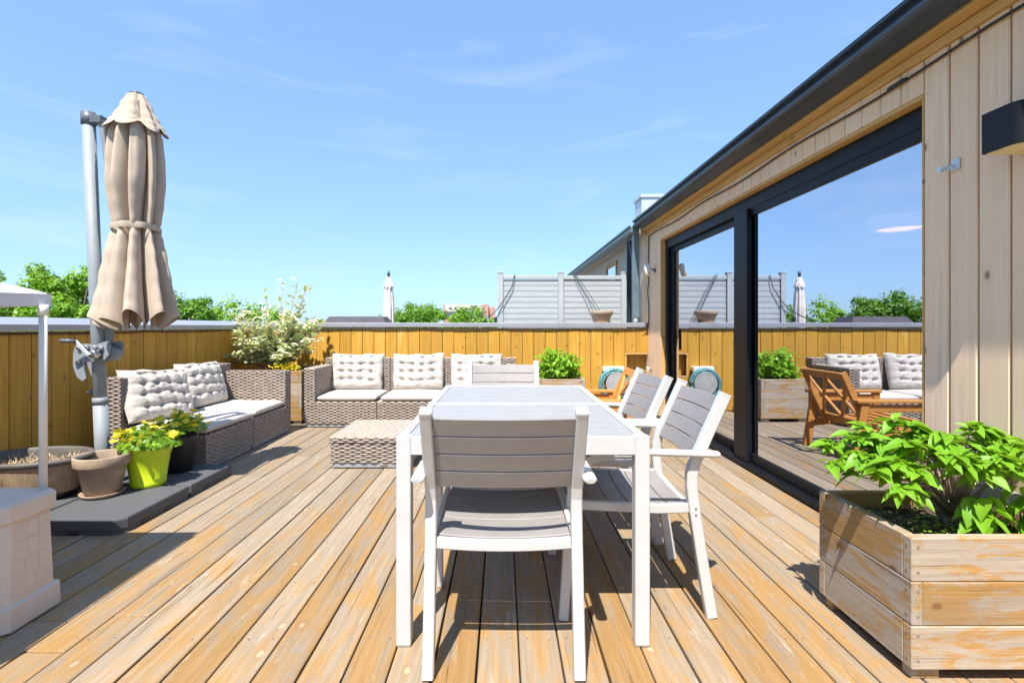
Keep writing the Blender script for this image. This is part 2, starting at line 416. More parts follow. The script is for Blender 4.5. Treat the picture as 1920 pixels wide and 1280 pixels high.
# ------------------------------------------------------------------ fences with metal caps
def fence_back():
    t = thing('board_fence', 'honey-stained vertical board fence along the far edge of the terrace', 'fence', (0, YB, 0))
    p = (XW - XL) / 34; nx = XL + p * 32
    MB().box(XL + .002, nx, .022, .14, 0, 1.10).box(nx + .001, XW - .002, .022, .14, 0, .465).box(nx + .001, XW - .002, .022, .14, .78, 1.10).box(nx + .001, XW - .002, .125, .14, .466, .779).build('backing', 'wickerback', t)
    for i in (32, 33): board('niche_board', 'fence', (p - .006, .012, .31), (XL + p * (i + .5), .117, .622), t, .002)
    for i in range(34):
        x = XL + p * (i + .5); z0 = .004
        if i >= 32:      # the niche
            board('fence_board', 'fence', (p - .005, .02, .33), (x, .01, .945), t, .002)
            board('fence_board', 'fence', (p - .005, .02, .46), (x, .01, .234), t, .002)
        else: board('fence_board', 'fence', (p - .005 - U(0, .002), .02, 1.108), (x + U(-.001, .001), .01 + U(-.0015, .0015), .558), t, .002)
    nx0, nx1 = XL + p * 32, XW - .004
    fr = MB().box(nx0, nx1, -.004, .018, .757, .777, .001).box(nx0, nx0 + .02, -.004, .018, .47, .7565, .001).box(nx0, nx1, -.004, .018, .45, .4695, .001)
    fr.build('niche_frame', 'trim', t)
    c = MB().box(XL - .3, XW - .003, -.03, .26, 1.122, 1.182, .004); c.build('metal_cap', 'cap', t)
    for x in (-2.0, -1.1, -.35, .12, 1.3, 1.86):
        board('rivet', 'chrome', (.008, .006, .008), (x, -.032, 1.145), t, .002)
fence_back()
def fence_left():
    t = thing('board_fence', 'shaded ochre board fence down the left side behind the umbrella', 'fence', (XL, 0, 0))
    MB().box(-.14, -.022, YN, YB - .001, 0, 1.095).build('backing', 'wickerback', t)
    p = .1553; y = YB - .0005 - p / 2
    while y > YN:
        board('fence_board', 'fence', (.02, p - .005 - U(0, .003), 1.095), (-.01 + U(-.0015, .0015), y + U(-.001, .001), .5515), t, .002); y -= p
    c = MB()
    pr = [(.03, 1.102), (.03, 1.148), (-.29, 1.203), (-.29, 1.102)]
    c.sweep([(0, YB + .26, 0), (0, YN, 0)], [(a, b) for a, b in pr], Vector((1, 0, 0))); c.build('metal_cap', 'cap', t)
fence_left()

# ------------------------------------------------------------------ house
house = thing('house', 'low house clad in pale vertical boards with a dark gutter and sliding glass door', 'house', (XW, 2, 0))
def HB(name, mat, *b, ch=.0, par=None, kind=None):
    m = MB(); m.box(b[0] - XW, b[1] - XW, b[2] - 2, b[3] - 2, b[4], b[5], ch); return m.build(name, mat, par or house, kind=kind)
HB('wall_core', 'wickerback', XW + .022, XW + .16, YN, DOOR0 - .04, -.1, 2.46)
HB('wall_core', 'wickerback', XW + .022, XW + .16, DOOR1 + .03, YB + .3, -.1, 2.46)
HB('wall_core', 'wickerback', XW + .022, XW + .16, DOOR0 - .04, DOOR1 + .03, DOORZ + .04, 2.46)
p = .133
y = DOOR0 - p / 2 + .0005; n = 0
while y > YN:
    board('siding_board', 'siding', (.02, p - .010, 2.40), (.01 + U(0, .0015), y - 2, 1.21), house, .004); y -= p
k = round((DOOR1 - DOOR0) / p); pp = (DOOR1 - DOOR0) / k
for i in range(k):
    board('siding_board', 'siding', (.02, pp - .005, 2.41 - DOORZ), (.01 + U(0, .0015), DOOR0 + pp * (i + .5) - 2, (2.41 + DOORZ) / 2), house, .003)
k = 8; pp = (YB + .3 - DOOR1) / k
for i in range(k):
    board('siding_board', 'siding', (.02, pp - .004, 2.40), (.01 + U(0, .001), DOOR1 + pp * (i + .5) - 2, 1.21), house, .002)
# reveals of the door opening
HB('lintel_trim', 'trim', XW + .003, XW + .075, DOOR0 - .001, DOOR1 + .001, DOORZ - .022, DOORZ - .002, ch=.002)
HB('jamb_trim', 'trim', XW + .003, XW + .075, DOOR1 - .02, DOOR1 - .001, 0, DOORZ - .023, ch=.002)
HB('jamb_trim', 'trim', XW + .003, XW + .075, DOOR0 + .001, DOOR0 + .012, 0, DOORZ - .023, ch=.002)
HB('cornice_moulding', 'trim', XW - .022, XW + .02, YN, YB + .05, 2.365, 2.412, ch=.006)
HB('fascia_board', 'trim', XW - .085, XW + .02, YN, YB + .05, 2.4135, 2.50, ch=.003)
gt = MB()
prof = [(1.852, 2.425), (1.752, 2.436), (1.732, 2.443), (1.722, 2.456), (1.722, 2.468), (1.742, 2.505), (1.718, 2.514), (1.715, 2.53), (1.728, 2.53), (1.733, 2.512), (1.852, 2.50)]
gt.sweep([(0, YB - .08 - 2, 0), (0, YN - 2, 0)], [(a - XW, b) for a, b in prof]); gt.build('gutter', 'gutter', house)
HB('roof', 'roof', XW - .098, 9, YN, 16, 2.5015, 2.56)
HB('roof_edge', 'gutter', XW - .10, XW - .06, YN, YB, 2.561, 2.585, ch=.004)
# room behind the glass
HB('room_floor', 'roomfloor', XW + .17, 6.2, 1.2, 6.9, -.1, .005)
HB('room_wall', 'room', 6.2, 6.3, 1.2, 6.9, -.1, 2.5)
HB('room_wall', 'room', XW + .17, 6.2, 1.1, 1.2, -.1, 2.5)
HB('room_wall', 'room', XW + .17, 6.2, 6.9, 7.0, -.1, 2.5)
HB('room_ceiling', 'room', XW + .17, 6.2, 1.2, 6.9, 2.42, 2.499)
# sliding door
sd = obj('sliding_door', MB().box(.058, .13, DOOR0 - .03 - 2, DOOR1 - .02 - 2, DOORZ - .13, DOORZ - .023, .003).box(.058, .13, DOOR1 - .10 - 2, DOOR1 - .021 - 2, .0, DOORZ - .131, .003)
    .box(-.012, .13, DOOR0 - .03 - 2, DOOR1 - .021 - 2, -.015, .035, .004).box(.058, .13, DOOR0 - .035 - 2, DOOR0 + .0 - 2, .036, DOORZ - .131, .003).mesh('sliding_door', 'black'), house)
def panel(y0, y1, x0, st=.075):
    m = MB(); z0, z1 = .036, DOORZ - .132
    m.box(x0, x0 + .045, y0, y0 + st, z0, z1, .003).box(x0, x0 + .045, y1 - st, y1, z0, z1, .003)
    m.box(x0, x0 + .045, y0 + st + .0005, y1 - st - .0005, z0, z0 + .075, .003).box(x0, x0 + .045, y0 + st + .0005, y1 - st - .0005, z1 - .06, z1, .003)
    m.v = [(a, b - 2, c) for a, b, c in m.v]; m.build('sash_frame', 'black', sd)
    q = MB(); xg = x0 + .015
    q.quad((xg, y0 + st - 2, z1 - .055), (xg, y1 - st - 2, z1 - .055), (xg, y1 - st - 2, z0 + .07), (xg, y0 + st - 2, z0 + .07)); q.build('glass_pane', 'glass', sd)
panel(DOOR0 + .0005 - .03, 4.16, .052, .085); panel(3.99, DOOR1 - .1, .1, .10)
m = MB().box(.02, .0515, 4.05 - 2, 4.28 - 2, .036, DOORZ - .132, .004); m.build('meeting_stile', 'black', sd)
m = MB().box(.06, .09, 5.95 - 2, 5.965 - 2, .85, 1.1, .005); m.build('door_handle', 'black', sd)
# downspouts
HB('downspout', 'farcap', 1.765, 1.845, YB + .03, YB + .11, 1.25, 2.45, ch=.008)
m = MB().tube([(1.80 - XW, YB + .07 - 2, 1.26), (1.80 - XW, YB + .07 - 2, 1.19)], .03, 10); m.build('pipe_end', 'offwhite', house)
# pendant lamp inside
pl = thing('pendant_lamp', 'wide round pendant lamp hanging inside behind the glass', 'lamp', (3.56, 4.5, 2.0))
m = MB().lathe([(.0, .13), (.22, .125), (.25, .09), (.24, .05), (.20, .0), (.19, -.002), (.2, .06), (.0, .1)], seg=40); m.build('shade', 'lampshade', pl)
m = MB().lathe([(0, .02), (.17, .02), (.165, .012), (0, .012)], seg=32); m.build('diffuser', 'lampglow', pl)
m = MB().tube([(0, 0, .1), (0, 0, .415)], .004, 6); m.build('cord', 'rubber', pl)

# ------------------------------------------------------------------ neighbouring house further along
nb = thing('neighbour_house', 'grey-tan boarded neighbouring house beyond the privacy screen', 'house', (XW, 10, 0))
MB().box(.0225, 4, YB + .3 - 10, 16 - 10, 0, 2.499).build('wall_core', 'wickerback', nb)
k = 66; pp = (16 - YB - .302) / k
for i in range(k):
    yy = YB + .302 + pp * (i + .5)
    if 8.6 < yy < 9.5:
        board('siding_board', 'siding_far', (.02, pp - .004, .16), (.01, yy - 10, 2.34), nb, .002)
        board('siding_board', 'siding_far', (.02, pp - .004, 1.5), (.01, yy - 10, .75), nb, .002)
    else: board('siding_board', 'siding_far', (.02, pp - .004, 2.42), (.01, yy - 10, 1.21), nb, .002)
wi = MB().box(-.01, .021, 8.6 - 10, 8.66 - 10, 1.51, 2.25, .003).box(-.01, .021, 9.44 - 10, 9.5 - 10, 1.51, 2.25, .003).box(-.01, .021, 8.661 - 10, 9.439 - 10, 2.2, 2.25, .003).box(-.01, .021, 8.661 - 10, 9.439 - 10, 1.51, 1.55, .003).build('window', 'trim', nb)
q = MB(); q.quad((.012, 8.66 - 10, 2.2), (.012, 9.44 - 10, 2.2), (.012, 9.44 - 10, 1.55), (.012, 8.66 - 10, 1.55)); q.build('pane', 'glass', wi)
gt = MB(); gt.sweep([(0, 5.9, 0), (0, YB - .05 - 10, 0)], [(a - XW - .03, b - .05) for a, b in prof]); gt.build('gutter', 'farcap', nb)
MB().box(-.10, -.001, YB + .06 - 10, 5.9, 2.39, 2.4505, .003).build('fascia_board', 'siding_far', nb)
MB().box(-.13, -.06, 7.36 - 10, 7.43 - 10, 0, 2.41, .008).build('downspout', 'gutter', nb)
vb = thing('roof_vent_box', 'white and blue-grey sheet metal vent box on the roof', 'roof vent', (2.2, 7.6, 2.561))
MB().box(-.15, .22, -.19, .19, .0, .47, .004).build('vent_casing', 'sheet', vb)
MB().box(-.17, .24, -.21, .21, .471, .52, .006).build('vent_lid', 'sheet', vb)

# ------------------------------------------------------------------ privacy screen behind the fence
ps = thing('privacy_screen', 'grey slatted vinyl privacy screen standing behind the far fence', 'screen', (0, 7.3, 0))
px = (-.035, .842, 1.755)
for x in px:
    b_ = board('post', 'screen', (.075, .075, 1.90), (x, 0, .95), ps, .004); board('post_cap', 'screen', (.085, .085, .02), (0, 0, .961), b_, .005)
for a, b in ((px[0], px[1]), (px[1], px[2])):
    L = b - a - .077; xm = (a + b) / 2
    board('top_rail', 'screen', (L, .05, .055), (xm, 0, 1.842), ps, .004); board('bottom_rail', 'screen', (L, .05, .055), (xm, 0, .15), ps, .004)
    for j in range(20):
        z = .178 + .0815 * j
        board('slat', 'screen', (L, .022, .051), (xm, 0, z + .0262), ps, .004); board('slat', 'screen', (L, .022, .0275), (xm, .004, z + .0667), ps, .003)
def cable(name, pts, r, mat, label, cat, seg=6):
    m = MB(); P = [Vector(p) for p in pts]; o = P[0]; m.tube([tuple(p - o) for p in P], r, seg)
    return m.build(name, mat, None, loc=tuple(o), label=label, cat=cat)
m = cable('power_cord', [(.17, 7.26, 1.88), (.13, 7.25, 1.70), (.03, 7.25, 1.53), (-.08, 7.22, 1.38), (-.15, 7.1, 1.30), (-.24, 7.02, 1.235), (-.3, 6.98, 1.19)], .007, 'rubber', 'black power cord with a plug hanging off the left of the grey screen', 'cord')
q = MB().tube([(.01 - .17 - .0, -.1, -.52), (-.27, -.14, -.62)], .005, 6); q.box(-.295, -.25, -.16, -.12, -.68, -.615, .006); q.build('plug', 'rubber', m)
cable('green_rope', [(1.02, 7.27, 1.885), (1.04, 7.25, 1.86), (1.18, 7.22, 1.62), (1.32, 7.15, 1.38), (1.46, 7.02, 1.19)], .006, 'greenrope', 'left one of two dark green ropes over the grey screen near the bowl pot', 'rope')
cable('green_rope', [(1.05, 7.27, 1.885), (1.07, 7.25, 1.86), (1.24, 7.22, 1.60), (1.38, 7.15, 1.36), (1.51, 7.02, 1.19)], .005, 'greenrope', 'right one of two dark green ropes over the grey screen near the bowl pot', 'rope')

# ------------------------------------------------------------------ far umbrella, barbecue cover, far building
def closed_umbrella(t, prof, folds, mat, amp, seg=96, name='canopy', hem=0, seed=0, flare=1.0):
    rn = random.Random(seed); ph = [rn.uniform(-.25, .25) for _ in range(folds)]; am = [rn.uniform(.7, 1.2) for _ in range(folds)]
    nz_ = len(prof)
    def rad(a, v):
        f = v * (nz_ - 1); i = min(int(f), nz_ - 2); u = f - i; u = u * u * (3 - 2 * u)
        r = prof[i][0] * (1 - u) + prof[i + 1][0] * u; z = prof[i][1] * (1 - (f - i)) + prof[i + 1][1] * (f - i)
        k_ = a * folds; j = int(k_) % folds; x_ = (k_ - int(k_)) + ph[j] * sin(pi * (k_ - int(k_))) * .6
        c = 1 - abs(1 - 2 * min(max(x_, 0), 1)) ** 2.1
        wob = mnoise.noise(Vector((cos(2 * pi * a) * 2, sin(2 * pi * a) * 2, z * 2.2 + seed))) * .18
        cre = mnoise.noise(Vector((cos(2 * pi * a) * 7, sin(2 * pi * a) * 7, z * 1.1 + seed))) * .05 + mnoise.noise(Vector((cos(2 * pi * a) * 4, sin(2 * pi * a) * 4, z * 9 + seed))) * .022
        r2 = r * (1 - amp * am[j] * (1 - c) + wob * amp + cre)
        zz = z + (hem * (c - .5) + .05 * ph[j] * 4 * (1 if hem > 0 else .3) * c) * (v ** 6)
        an = 2 * pi * a + (1 - c) * (.12 * sin(z * 3 + seed + j) + .20 * am[j])
        return (r2 * cos(an), r2 * sin(an), zz)
    return MB().grid(seg, nz_ * 4, rad, True, True).build(name, mat, t)
fu = thing('patio_umbrella', 'small distant closed pale pink umbrella beyond the far fence', 'umbrella', (-2.53, 11.1, 0))
closed_umbrella(fu, [(.02, 2.24), (.07, 2.16), (.11, 2.03), (.115, 2.0)], 8, 'palecanvas', .25, 64, 'vent_flap', -.04, 3)
closed_umbrella(fu, [(.05, 2.2), (.09, 2.0), (.115, 1.75), (.13, 1.5), (.125, 1.2), (.09, .95)], 8, 'palecanvas', .3, 64, 'canopy', .05, 5)
m = MB().tube([(0, 0, 0), (0, 0, 2.25)], .02, 8); m.build('pole', 'poledark', fu)
m = MB().lathe([(.028, 2.2), (.028, 2.27), (.034, 2.275), (.034, 2.31), (.026, 2.33), (.02, 2.355), (0, 2.36)], seg=12); m.build('finial', 'poledark', fu)
bb = thing('barbecue_cover', 'dark charcoal fabric barbecue cover just showing above the far fence', 'grill cover', (-2.58, 9, 0))
m = MB().grid(2, 2, lambda u, v: (0, 0, 0)); m = MB()
def frust(x0, x1, z0, X0, X1, z1, y0, y1, Y0, Y1):
    a = [(x0, y0, z0), (x1, y0, z0), (x1, y1, z0), (x0, y1, z0), (X0, Y0, z1), (X1, Y0, z1), (X1, Y1, z1), (X0, Y1, z1)]
    n = len(m.v); m.v += a
    for f in ((0, 1, 5, 4), (1, 2, 6, 5), (2, 3, 7, 6), (3, 0, 4, 7), (4, 5, 6, 7)): m.f.append(tuple(i + n for i in f)); m.sm.append(False)
frust(-.56, .56, 0, -.55, .55, 1.17, -.3, .3, -.3, .3); m.build('skirt', 'bbq', bb)
m = MB(); frust(-.551, .551, 1.171, -.47, .47, 1.305, -.301, .301, -.2, .2); m.build('hood_cover', 'bbq', bb)
def far_building():
    t = thing('apartment_block', 'far pinkish apartment block rising above the trees in the middle', 'building', (-18.5, 250, -9))
    MB().box(-10, 10, -6, 6, 0, 17.8).build('wall', 'brickfar', t)
    MB().box(-8.4, 7.6, -6.35, -6.001, 17, 20.6).build('penthouse_wall', 'palefar', t)
    MB().box(-10, 8.6, -6, 6, 17.81, 20.7).build('upper_wall', 'palefar', t)
    MB().box(8.61, 11.4, -5.5, 5, 15, 20.6).build('stair_tower', 'brickfar', t)
    MB().box(-10.5, -10.001, -6.4, 6, 10, 20.7).build('pilaster', 'brickfar', t); MB().box(11.42, 14.5, -3, 3, 0, 19.4).build('side_wing', 'brickfar', t)
    MB().box(-10, 9, -6.45, -6.36, 14.2, 17.2).build('balcony_band', 'winfar', t)
    for x in (-7, -4.5, -2, .5): board('window', 'winfar', (1.3, .1, 1.0), (x, -6.42, 18.7), t, 0)
    board('window', 'winfar', (3.2, .1, 1.1), (4.4, -6.42, 19.3), t, 0)
    for x in (-1, .6): board('antenna', 'winfar', (.12, .12, 1.6), (x, 0, 21.5), t, 0)
far_building()

# ------------------------------------------------------------------ trees beyond the fence
def leafpatch(m, c, n, sz, rn):
    """a small leaf face, bent across its middle"""
    n = n.normalized(); a = n.orthogonal().normalized(); a.rotate(Matrix.Rotation(rn.uniform(0, 2 * pi), 3, n)); b = n.cross(a)
    L = sz * rn.uniform(.7, 1.3); W = L * .42; k = len(m.v)
    for v in (c - a * L * .5, c - b * W - n * L * .08, c + a * L * .55 - n * L * .15, c + b * W - n * L * .08): m.v.append(tuple(v))
    m.f += [(k, k + 1, k + 2), (k, k + 2, k + 3)]; m.sm += [False, False]
def tree(name, label, px_, top, Y, rad, kind, seed, leaves=9000, wide=1.0, lsz=.2, blobs=46):
    rn = random.Random(seed); s_ = F / Y
    X = (px_ - 943) / s_; zt = CAM_H + (611 - top) / s_; H = zt + 9
    t = thing(name, label, 'tree', (X, Y, -9), group='trees beyond the terrace')
    tr = MB(); tr.tube([(0, 0, 0), (.1, 0, H * .3), (0, .1, H * .55), (0, 0, H * .8)], .28, 8, [1.3, 1, .7, .25])
    cz = H - rad * 1.05; centers = []
    for i in range(blobs):
        while True:
            v = Vector((rn.uniform(-1, 1), rn.uniform(-1, 1), rn.uniform(-1, 1)))
            if .25 < v.length < 1: break
        c = Vector((v.x * rad * wide, v.y * rad * wide, cz + v.z * rad * (1 - .25 * abs(v.x))))
        centers.append((c, rad * rn.uniform(.16, .34)))
        if i < 14: tr.tube([(0, 0, cz - rad * rn.uniform(.2, .9)), tuple(c * .5 + Vector((0, 0, cz)) * .5), tuple(c)], .07, 5, [1, .6, .2])
    tr.build('trunk', 'bark', t)
    m = MB(); per = leaves // blobs
    for c, r in centers:
        for _ in range(per):
            d = Vector((rn.gauss(0, 1), rn.gauss(0, 1), rn.gauss(0, .8))).normalized()
            p = c + d * r * (rn.random() ** .4) * (1 + .35 * mnoise.noise(d * 2 + c))
            leafpatch(m, p, d + Vector((rn.uniform(-.6, .6), rn.uniform(-.6, .6), rn.uniform(0, .9))), lsz, rn)
    m.build('crown', 'tree%d' % kind, t)
tree('leafy_tree', 'tall dark-green tree at the far left edge above the fence', 20, 484, 28, 2.6, 0, 1, lsz=.19)
tree('leafy_tree', 'rounded mid-green tree between the left edge tree and the umbrella pole', 92, 516, 29, 2.3, 0, 2, lsz=.19)
tree('leafy_tree', 'upright green tree just left of the umbrella pole', 150, 492, 27, 2.4, 1, 3, lsz=.19)
tree('leafy_tree', 'bright green low tree over the fence behind the play canopy', 60, 560, 22, 1.9, 1, 4, wide=1.4, lsz=.17)
tree('leafy_tree', 'tree mostly hidden behind the closed beige umbrella', 255, 530, 33, 3.0, 2, 5, lsz=.2)
tree('leafy_tree', 'slim tree showing just right of the beige umbrella', 344, 538, 34, 1.9, 0, 6, 6000, lsz=.18)
tree('leafy_tree', 'broad green tree behind the variegated shrub', 462, 556, 44, 3.9, 1, 7, lsz=.24, wide=1.1)
tree('leafy_tree', 'low tree left of the tree behind the variegated shrub', 400, 578, 46, 2.2, 0, 8, 6000, lsz=.22)
tree('leafy_tree', 'small low tree crown right of the variegated shrub', 598, 590, 52, 2.2, 1, 9, 5000, lsz=.22)
tree('leafy_tree', 'tree crown right beside the distant pale umbrella', 765, 556, 50, 3.0, 0, 10, lsz=.22)
tree('leafy_tree', 'light green tree left of the far apartment block', 815, 565, 52, 3.6, 1, 11, lsz=.22, wide=1.2)
tree('leafy_tree', 'rounded green tree in front of the right end of the apartment block', 884, 570, 54, 3.0, 0, 12, lsz=.22, wide=1.1)
tree('leafy_tree', 'low tree crown half hidden by the left end of the grey screen', 925, 600, 58, 1.8, 1, 13, 4000, lsz=.22)

# ------------------------------------------------------------------ wicker
def weave(st, bk, o, u, v, W, H, row=.016, stake=.042):
    """woven panel: flat strands running along u, passing over and under upright stakes; rows stacked along v"""
    o, u, v = Vector(o), Vector(u).normalized(), Vector(v).normalized(); n = u.cross(v)
    bk.quad(*[tuple(o + u * a + v * b - n * .004) for a, b in ((0, 0), (W, 0), (W, H), (0, H))])
    rows = max(1, round(H / row)); rh = H / rows; ns = max(2, round(W / stake)); sw = W / ns; seg = 6
    A = .0036
    for r in range(rows):
        pr = [(-.46, -.0035), (-.3, .0012), (0, .003), (.3, .0012), (.46, -.0035)]
        k = len(st.v); N = ns * seg + 1; off = (r % 2) * pi; jz = U(-.06, .06) * rh
        for i in range(N):
            x = sw * i / seg; d = A * cos(pi * x / sw + off); d = A * math.copysign(abs(d / A) ** .7, d)
            for (b, h) in pr: st.v.append(tuple(o + u * x + v * (rh * (r + .5 + b * (1.0 + .12 * d / A)) + jz) + n * (h + d)))
        for i in range(N - 1):
            for j in range(4):
                a = k + i * 5 + j; st.f.append((a, a + 5, a + 6, a + 1)); st.sm.append(True)
def wickbox(st, bk, x0, x1, y0, y1, z0, z1, faces):
    X, Y, Z = (1, 0, 0), (0, 1, 0), (0, 0, 1)
    if 'F' in faces: weave(st, bk, (x0, y0, z0), X, Z, x1 - x0, z1 - z0)
    if 'B' in faces: weave(st, bk, (x1, y1, z0), (-1, 0, 0), Z, x1 - x0, z1 - z0)
    if 'R' in faces: weave(st, bk, (x1, y0, z0), Y, Z, y1 - y0, z1 - z0)
    if 'L' in faces: weave(st, bk, (x0, y1, z0), (0, -1, 0), Z, y1 - y0, z1 - z0)
    if 'T' in faces: weave(st, bk, (x0, y0, z1), X, Y, x1 - x0, y1 - y0)
def section(t, x0, x1, depth, armL, armR, hb=.735, ha=.66, hs=.285):
    st, bk = MB(), MB(); AW = .12
    xa, xb = x0 + .004, x1 - .004
    wickbox(st, bk, xa, xb, 0, depth, .045, hs, 'FLRT')
    wickbox(st, bk, xa, xb, depth - .13, depth, hs + .003, hb, 'FBLRT')
    if armL: wickbox(st, bk, xa, xa + AW, .0, depth - .132, hs + .003, ha, 'FLRT')
    if armR: wickbox(st, bk, xb - AW, xb, .0, depth - .132, hs + .003, ha, 'FLRT')
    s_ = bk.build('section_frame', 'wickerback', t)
    st.build('woven_strands', 'wicker', s_, kind='stuff')
    MB().box(xa + .01, xb - .01, .012, depth - .01, .008, .05, .002).build('plinth', 'plinth', s_)
    for cx in (xa + .06, xb - .06):
        for cy in (.06, depth - .06): board('foot', 'blackpot', (.03, .03, .008), (cx, cy, .004), s_, .001)
ls = thing('wicker_sofa', 'grey-brown wicker two-seat sofa along the left fence behind the flower pots', 'sofa', (-2.30, 3.87, 0), pi / 2, 'wicker sofas')
section(ls, 0, .75, .78, False, False); section(ls, .75, 1.56, .78, False, True)
bs = thing('wicker_sofa', 'grey-brown wicker three-seat sofa against the far fence', 'sofa', (-2.23, 5.62, 0), 0, 'wicker sofas')
section(bs, 0, .815, .80, True, False); section(bs, .815, 1.585, .80, False, False); section(bs, 1.585, 2.39, .80, False, True)
ft = thing('wicker_footstool', 'low square wicker footstool table left of the dining table', 'footstool', (-1.37, 4.0, 0))
st, bk = MB(), MB(); wickbox(st, bk, 0, .64, 0, .74, .045, .198, 'FLR'); f_ = bk.build('base_frame', 'wickerback', ft); st.build('woven_strands', 'wicker', f_, kind='stuff')
st, bk = MB(), MB(); wickbox(st, bk, -.008, .648, -.008, .748, .206, .25, 'FLRT'); f_ = bk.build('lid', 'wickerback', ft); st.build('woven_strands', 'wicker', f_, kind='stuff')
MB().box(.008, .632, .008, .73, .008, .05, .002).build('plinth', 'plinth', ft); board('maker_plate', 'chrome', (.06, .004, .018), (.42, .005, .03), ft, .001)
for cx in (.06, .58):
    for cy in (.06, .68): board('foot', 'blackpot', (.03, .03, .008), (cx, cy, .004), ft, .001)

# cushions
def seat_cushion(label, loc, rz, w, d, h=.075, seed=0):
    rn = random.Random(seed); m = MB(); N = 26
    def f(u, v, sg):
        x, y = (u - .5), (v - .5); e = (1 - abs(2 * x) ** 9) * (1 - abs(2 * y) ** 9); e = max(e, 0) ** .42
        sag = .006 * mnoise.noise(Vector((u * 3 + seed, v * 3, seed)))
        return (x * w * (1 - .006 * (1 - e)), y * d, h / 2 + sg * h / 2 * e * (1 + .10 * (1 - (2 * x) ** 2) * (1 - (2 * y) ** 2) * (sg > 0)) + sag * e)
    ee = [i / (N - 1) for i in range(N)]; wp = lambda u: .5 - .5 * cos(pi * u)
    m.grid(N, N, lambda u, v: f(wp(u), wp(v), 1)); m.grid(N, N, lambda u, v: f(wp(v), wp(u), -1))
    m.build('seat_cushion', 'cushion', None, loc=loc, rot=(0, 0, rz), label=label, cat='cushion', group='cream seat cushions')
def back_cushion(label, loc, rot, w=.63, h=.45, T=.085, seed=0):
    m = MB(); N, Mv = 64, 48; cu, cv = 4, 4
    def f(u, v, sg):
        x, y = u - .5, v - .5
        e = max(0, (1 - abs(2 * x) ** 6) * (1 - abs(2 * y) ** 6)) ** .5
        a = u * (cu + 1) + .22 * mnoise.noise(Vector((u * 2.6, v * 2.6, seed * 7.3))); b = v * (cv + .6) - .2 + .22 * mnoise.noise(Vector((u * 2.6 + 9, v * 2.6, seed * 3.1)))
        # dimples at buttons, soft seams between them
        pu, pv = abs(sin(pi * a)), abs(sin(pi * (b + .04 * sin(a * 5 + seed))))
        d = math.hypot((a - round(a)) if 0 < round(a) < cu + 1 else .5, (b - round(b)) if 0 < round(b) < cv + 1 else .5)
        mid = min(1, max(0, (.5 - max(abs(x), abs(y))) / .12))
        puff = 1 - .46 * math.exp(-(d / .2) ** 2) - .08 * mid * math.exp(-(pu / .35) ** 2) - .17 * mid * math.exp(-(pv / .3) ** 2)
        puff += .13 * mnoise.noise(Vector((u * 9 + seed * 3, v * 9, 1))) + .05 * mnoise.noise(Vector((u * 26, v * 22, seed)))
        edge = 1 - .035 * (mnoise.noise(Vector((u * 5, v * 5, seed + 9)))) 
        sag = -.02 * (1 - (2 * x) ** 2) * (1 if y > 0 else 0) * y * 2
        bend = .03 * (x * 2) ** 2
        return (x * w * edge * (1 + .03 * y), sg * -T * e * max(puff, .1) + bend, h * (y + .5) * edge + sag)
    wp = lambda u: u + .06 * sin(2 * pi * u) * -1 * .9
    m.grid(N, Mv, lambda u, v: f(wp(u), wp(v), 1)); m.grid(N, Mv, lambda u, v: f(1 - wp(u), wp(v), -.5))
    m.build('back_cushion', 'cushion', None, loc=loc, rot=rot, label=label, cat='cushion', group='tufted back cushions')
SZ = .289
seat_cushion('cream seat cushion at the left end of the far sofa', (-1.755, 5.91, SZ), 0, .66, .60, seed=1)
seat_cushion('cream seat cushion in the middle of the far sofa', (-1.035, 5.91, SZ), .01, .68, .60, seed=2)
seat_cushion('cream seat cushion at the right end of the far sofa', (-.32, 5.91, SZ), 0, .62, .60, seed=3)
seat_cushion('cream seat cushion on the near end of the left sofa', (-2.60, 4.25, SZ), -.03, .62, .74, .08, seed=4)
seat_cushion('cream seat cushion on the far end of the left sofa', (-2.60, 4.96, SZ), .02, .60, .66, .08, seed=5)
TB = radians(-13)
back_cushion('tufted cream back cushion at the left of the far sofa', (-1.81, 6.17, .362), (TB, 0, .03), seed=1)
back_cushion('tufted cream back cushion in the middle of the far sofa', (-1.05, 6.17, .362), (TB, radians(-1), -.02), seed=2)
back_cushion('tufted cream back cushion at the right of the far sofa', (-.33, 6.17, .362), (TB, 0, .02), seed=3)
back_cushion('tufted cream back cushion leaning askew at the near end of the left sofa', (-2.80, 4.16, .367), (radians(-20), radians(4), pi / 2 - .24), .60, .44, seed=4)
back_cushion('tufted cream back cushion near the arm of the left sofa', (-2.86, 4.90, .367), (radians(-17), radians(1), pi / 2 - .05), .60, .44, seed=5)

# ------------------------------------------------------------------ dining table and chairs
tb = thing('dining_table', 'long white-framed dining table with grey slatted top', 'table', (.0715, 2.56, 0))
hw, hl, tz = .4505, .783, .743
for sx in (-1, 1):
    for sy in (-1, 1):
        l_ = board('leg', 'white', (.052, .052, tz - .006), (sx * (hw - .026), sy * (hl - .026), (tz - .006) / 2 + .004), tb, .003)
        board('foot_cap', 'greyplastic', (.048, .048, .004), (0, 0, -(tz - .006) / 2 - .002), l_, .001)
for sy in (-1, 1): board('apron_rail', 'white', (2 * hw - .1045, .034, .062), (0, sy * (hl - .0172), tz - .031), tb, .002)
for sx in (-1, 1): board('apron_rail', 'white', (.034, 2 * hl - .1045, .062), (sx * (hw - .0172), 0, tz - .031), tb, .002)
for sx in (-1, 1):
    for sy in (-1, 1): board('corner_cap', 'white', (.052, .052, .005), (sx * (hw - .026), sy * (hl - .026), tz - .0035 + .0025), tb, .001)
board('crossbar', 'white', (2 * hw - .069, .034, .03), (0, .0, tz - .0155), tb, .002)
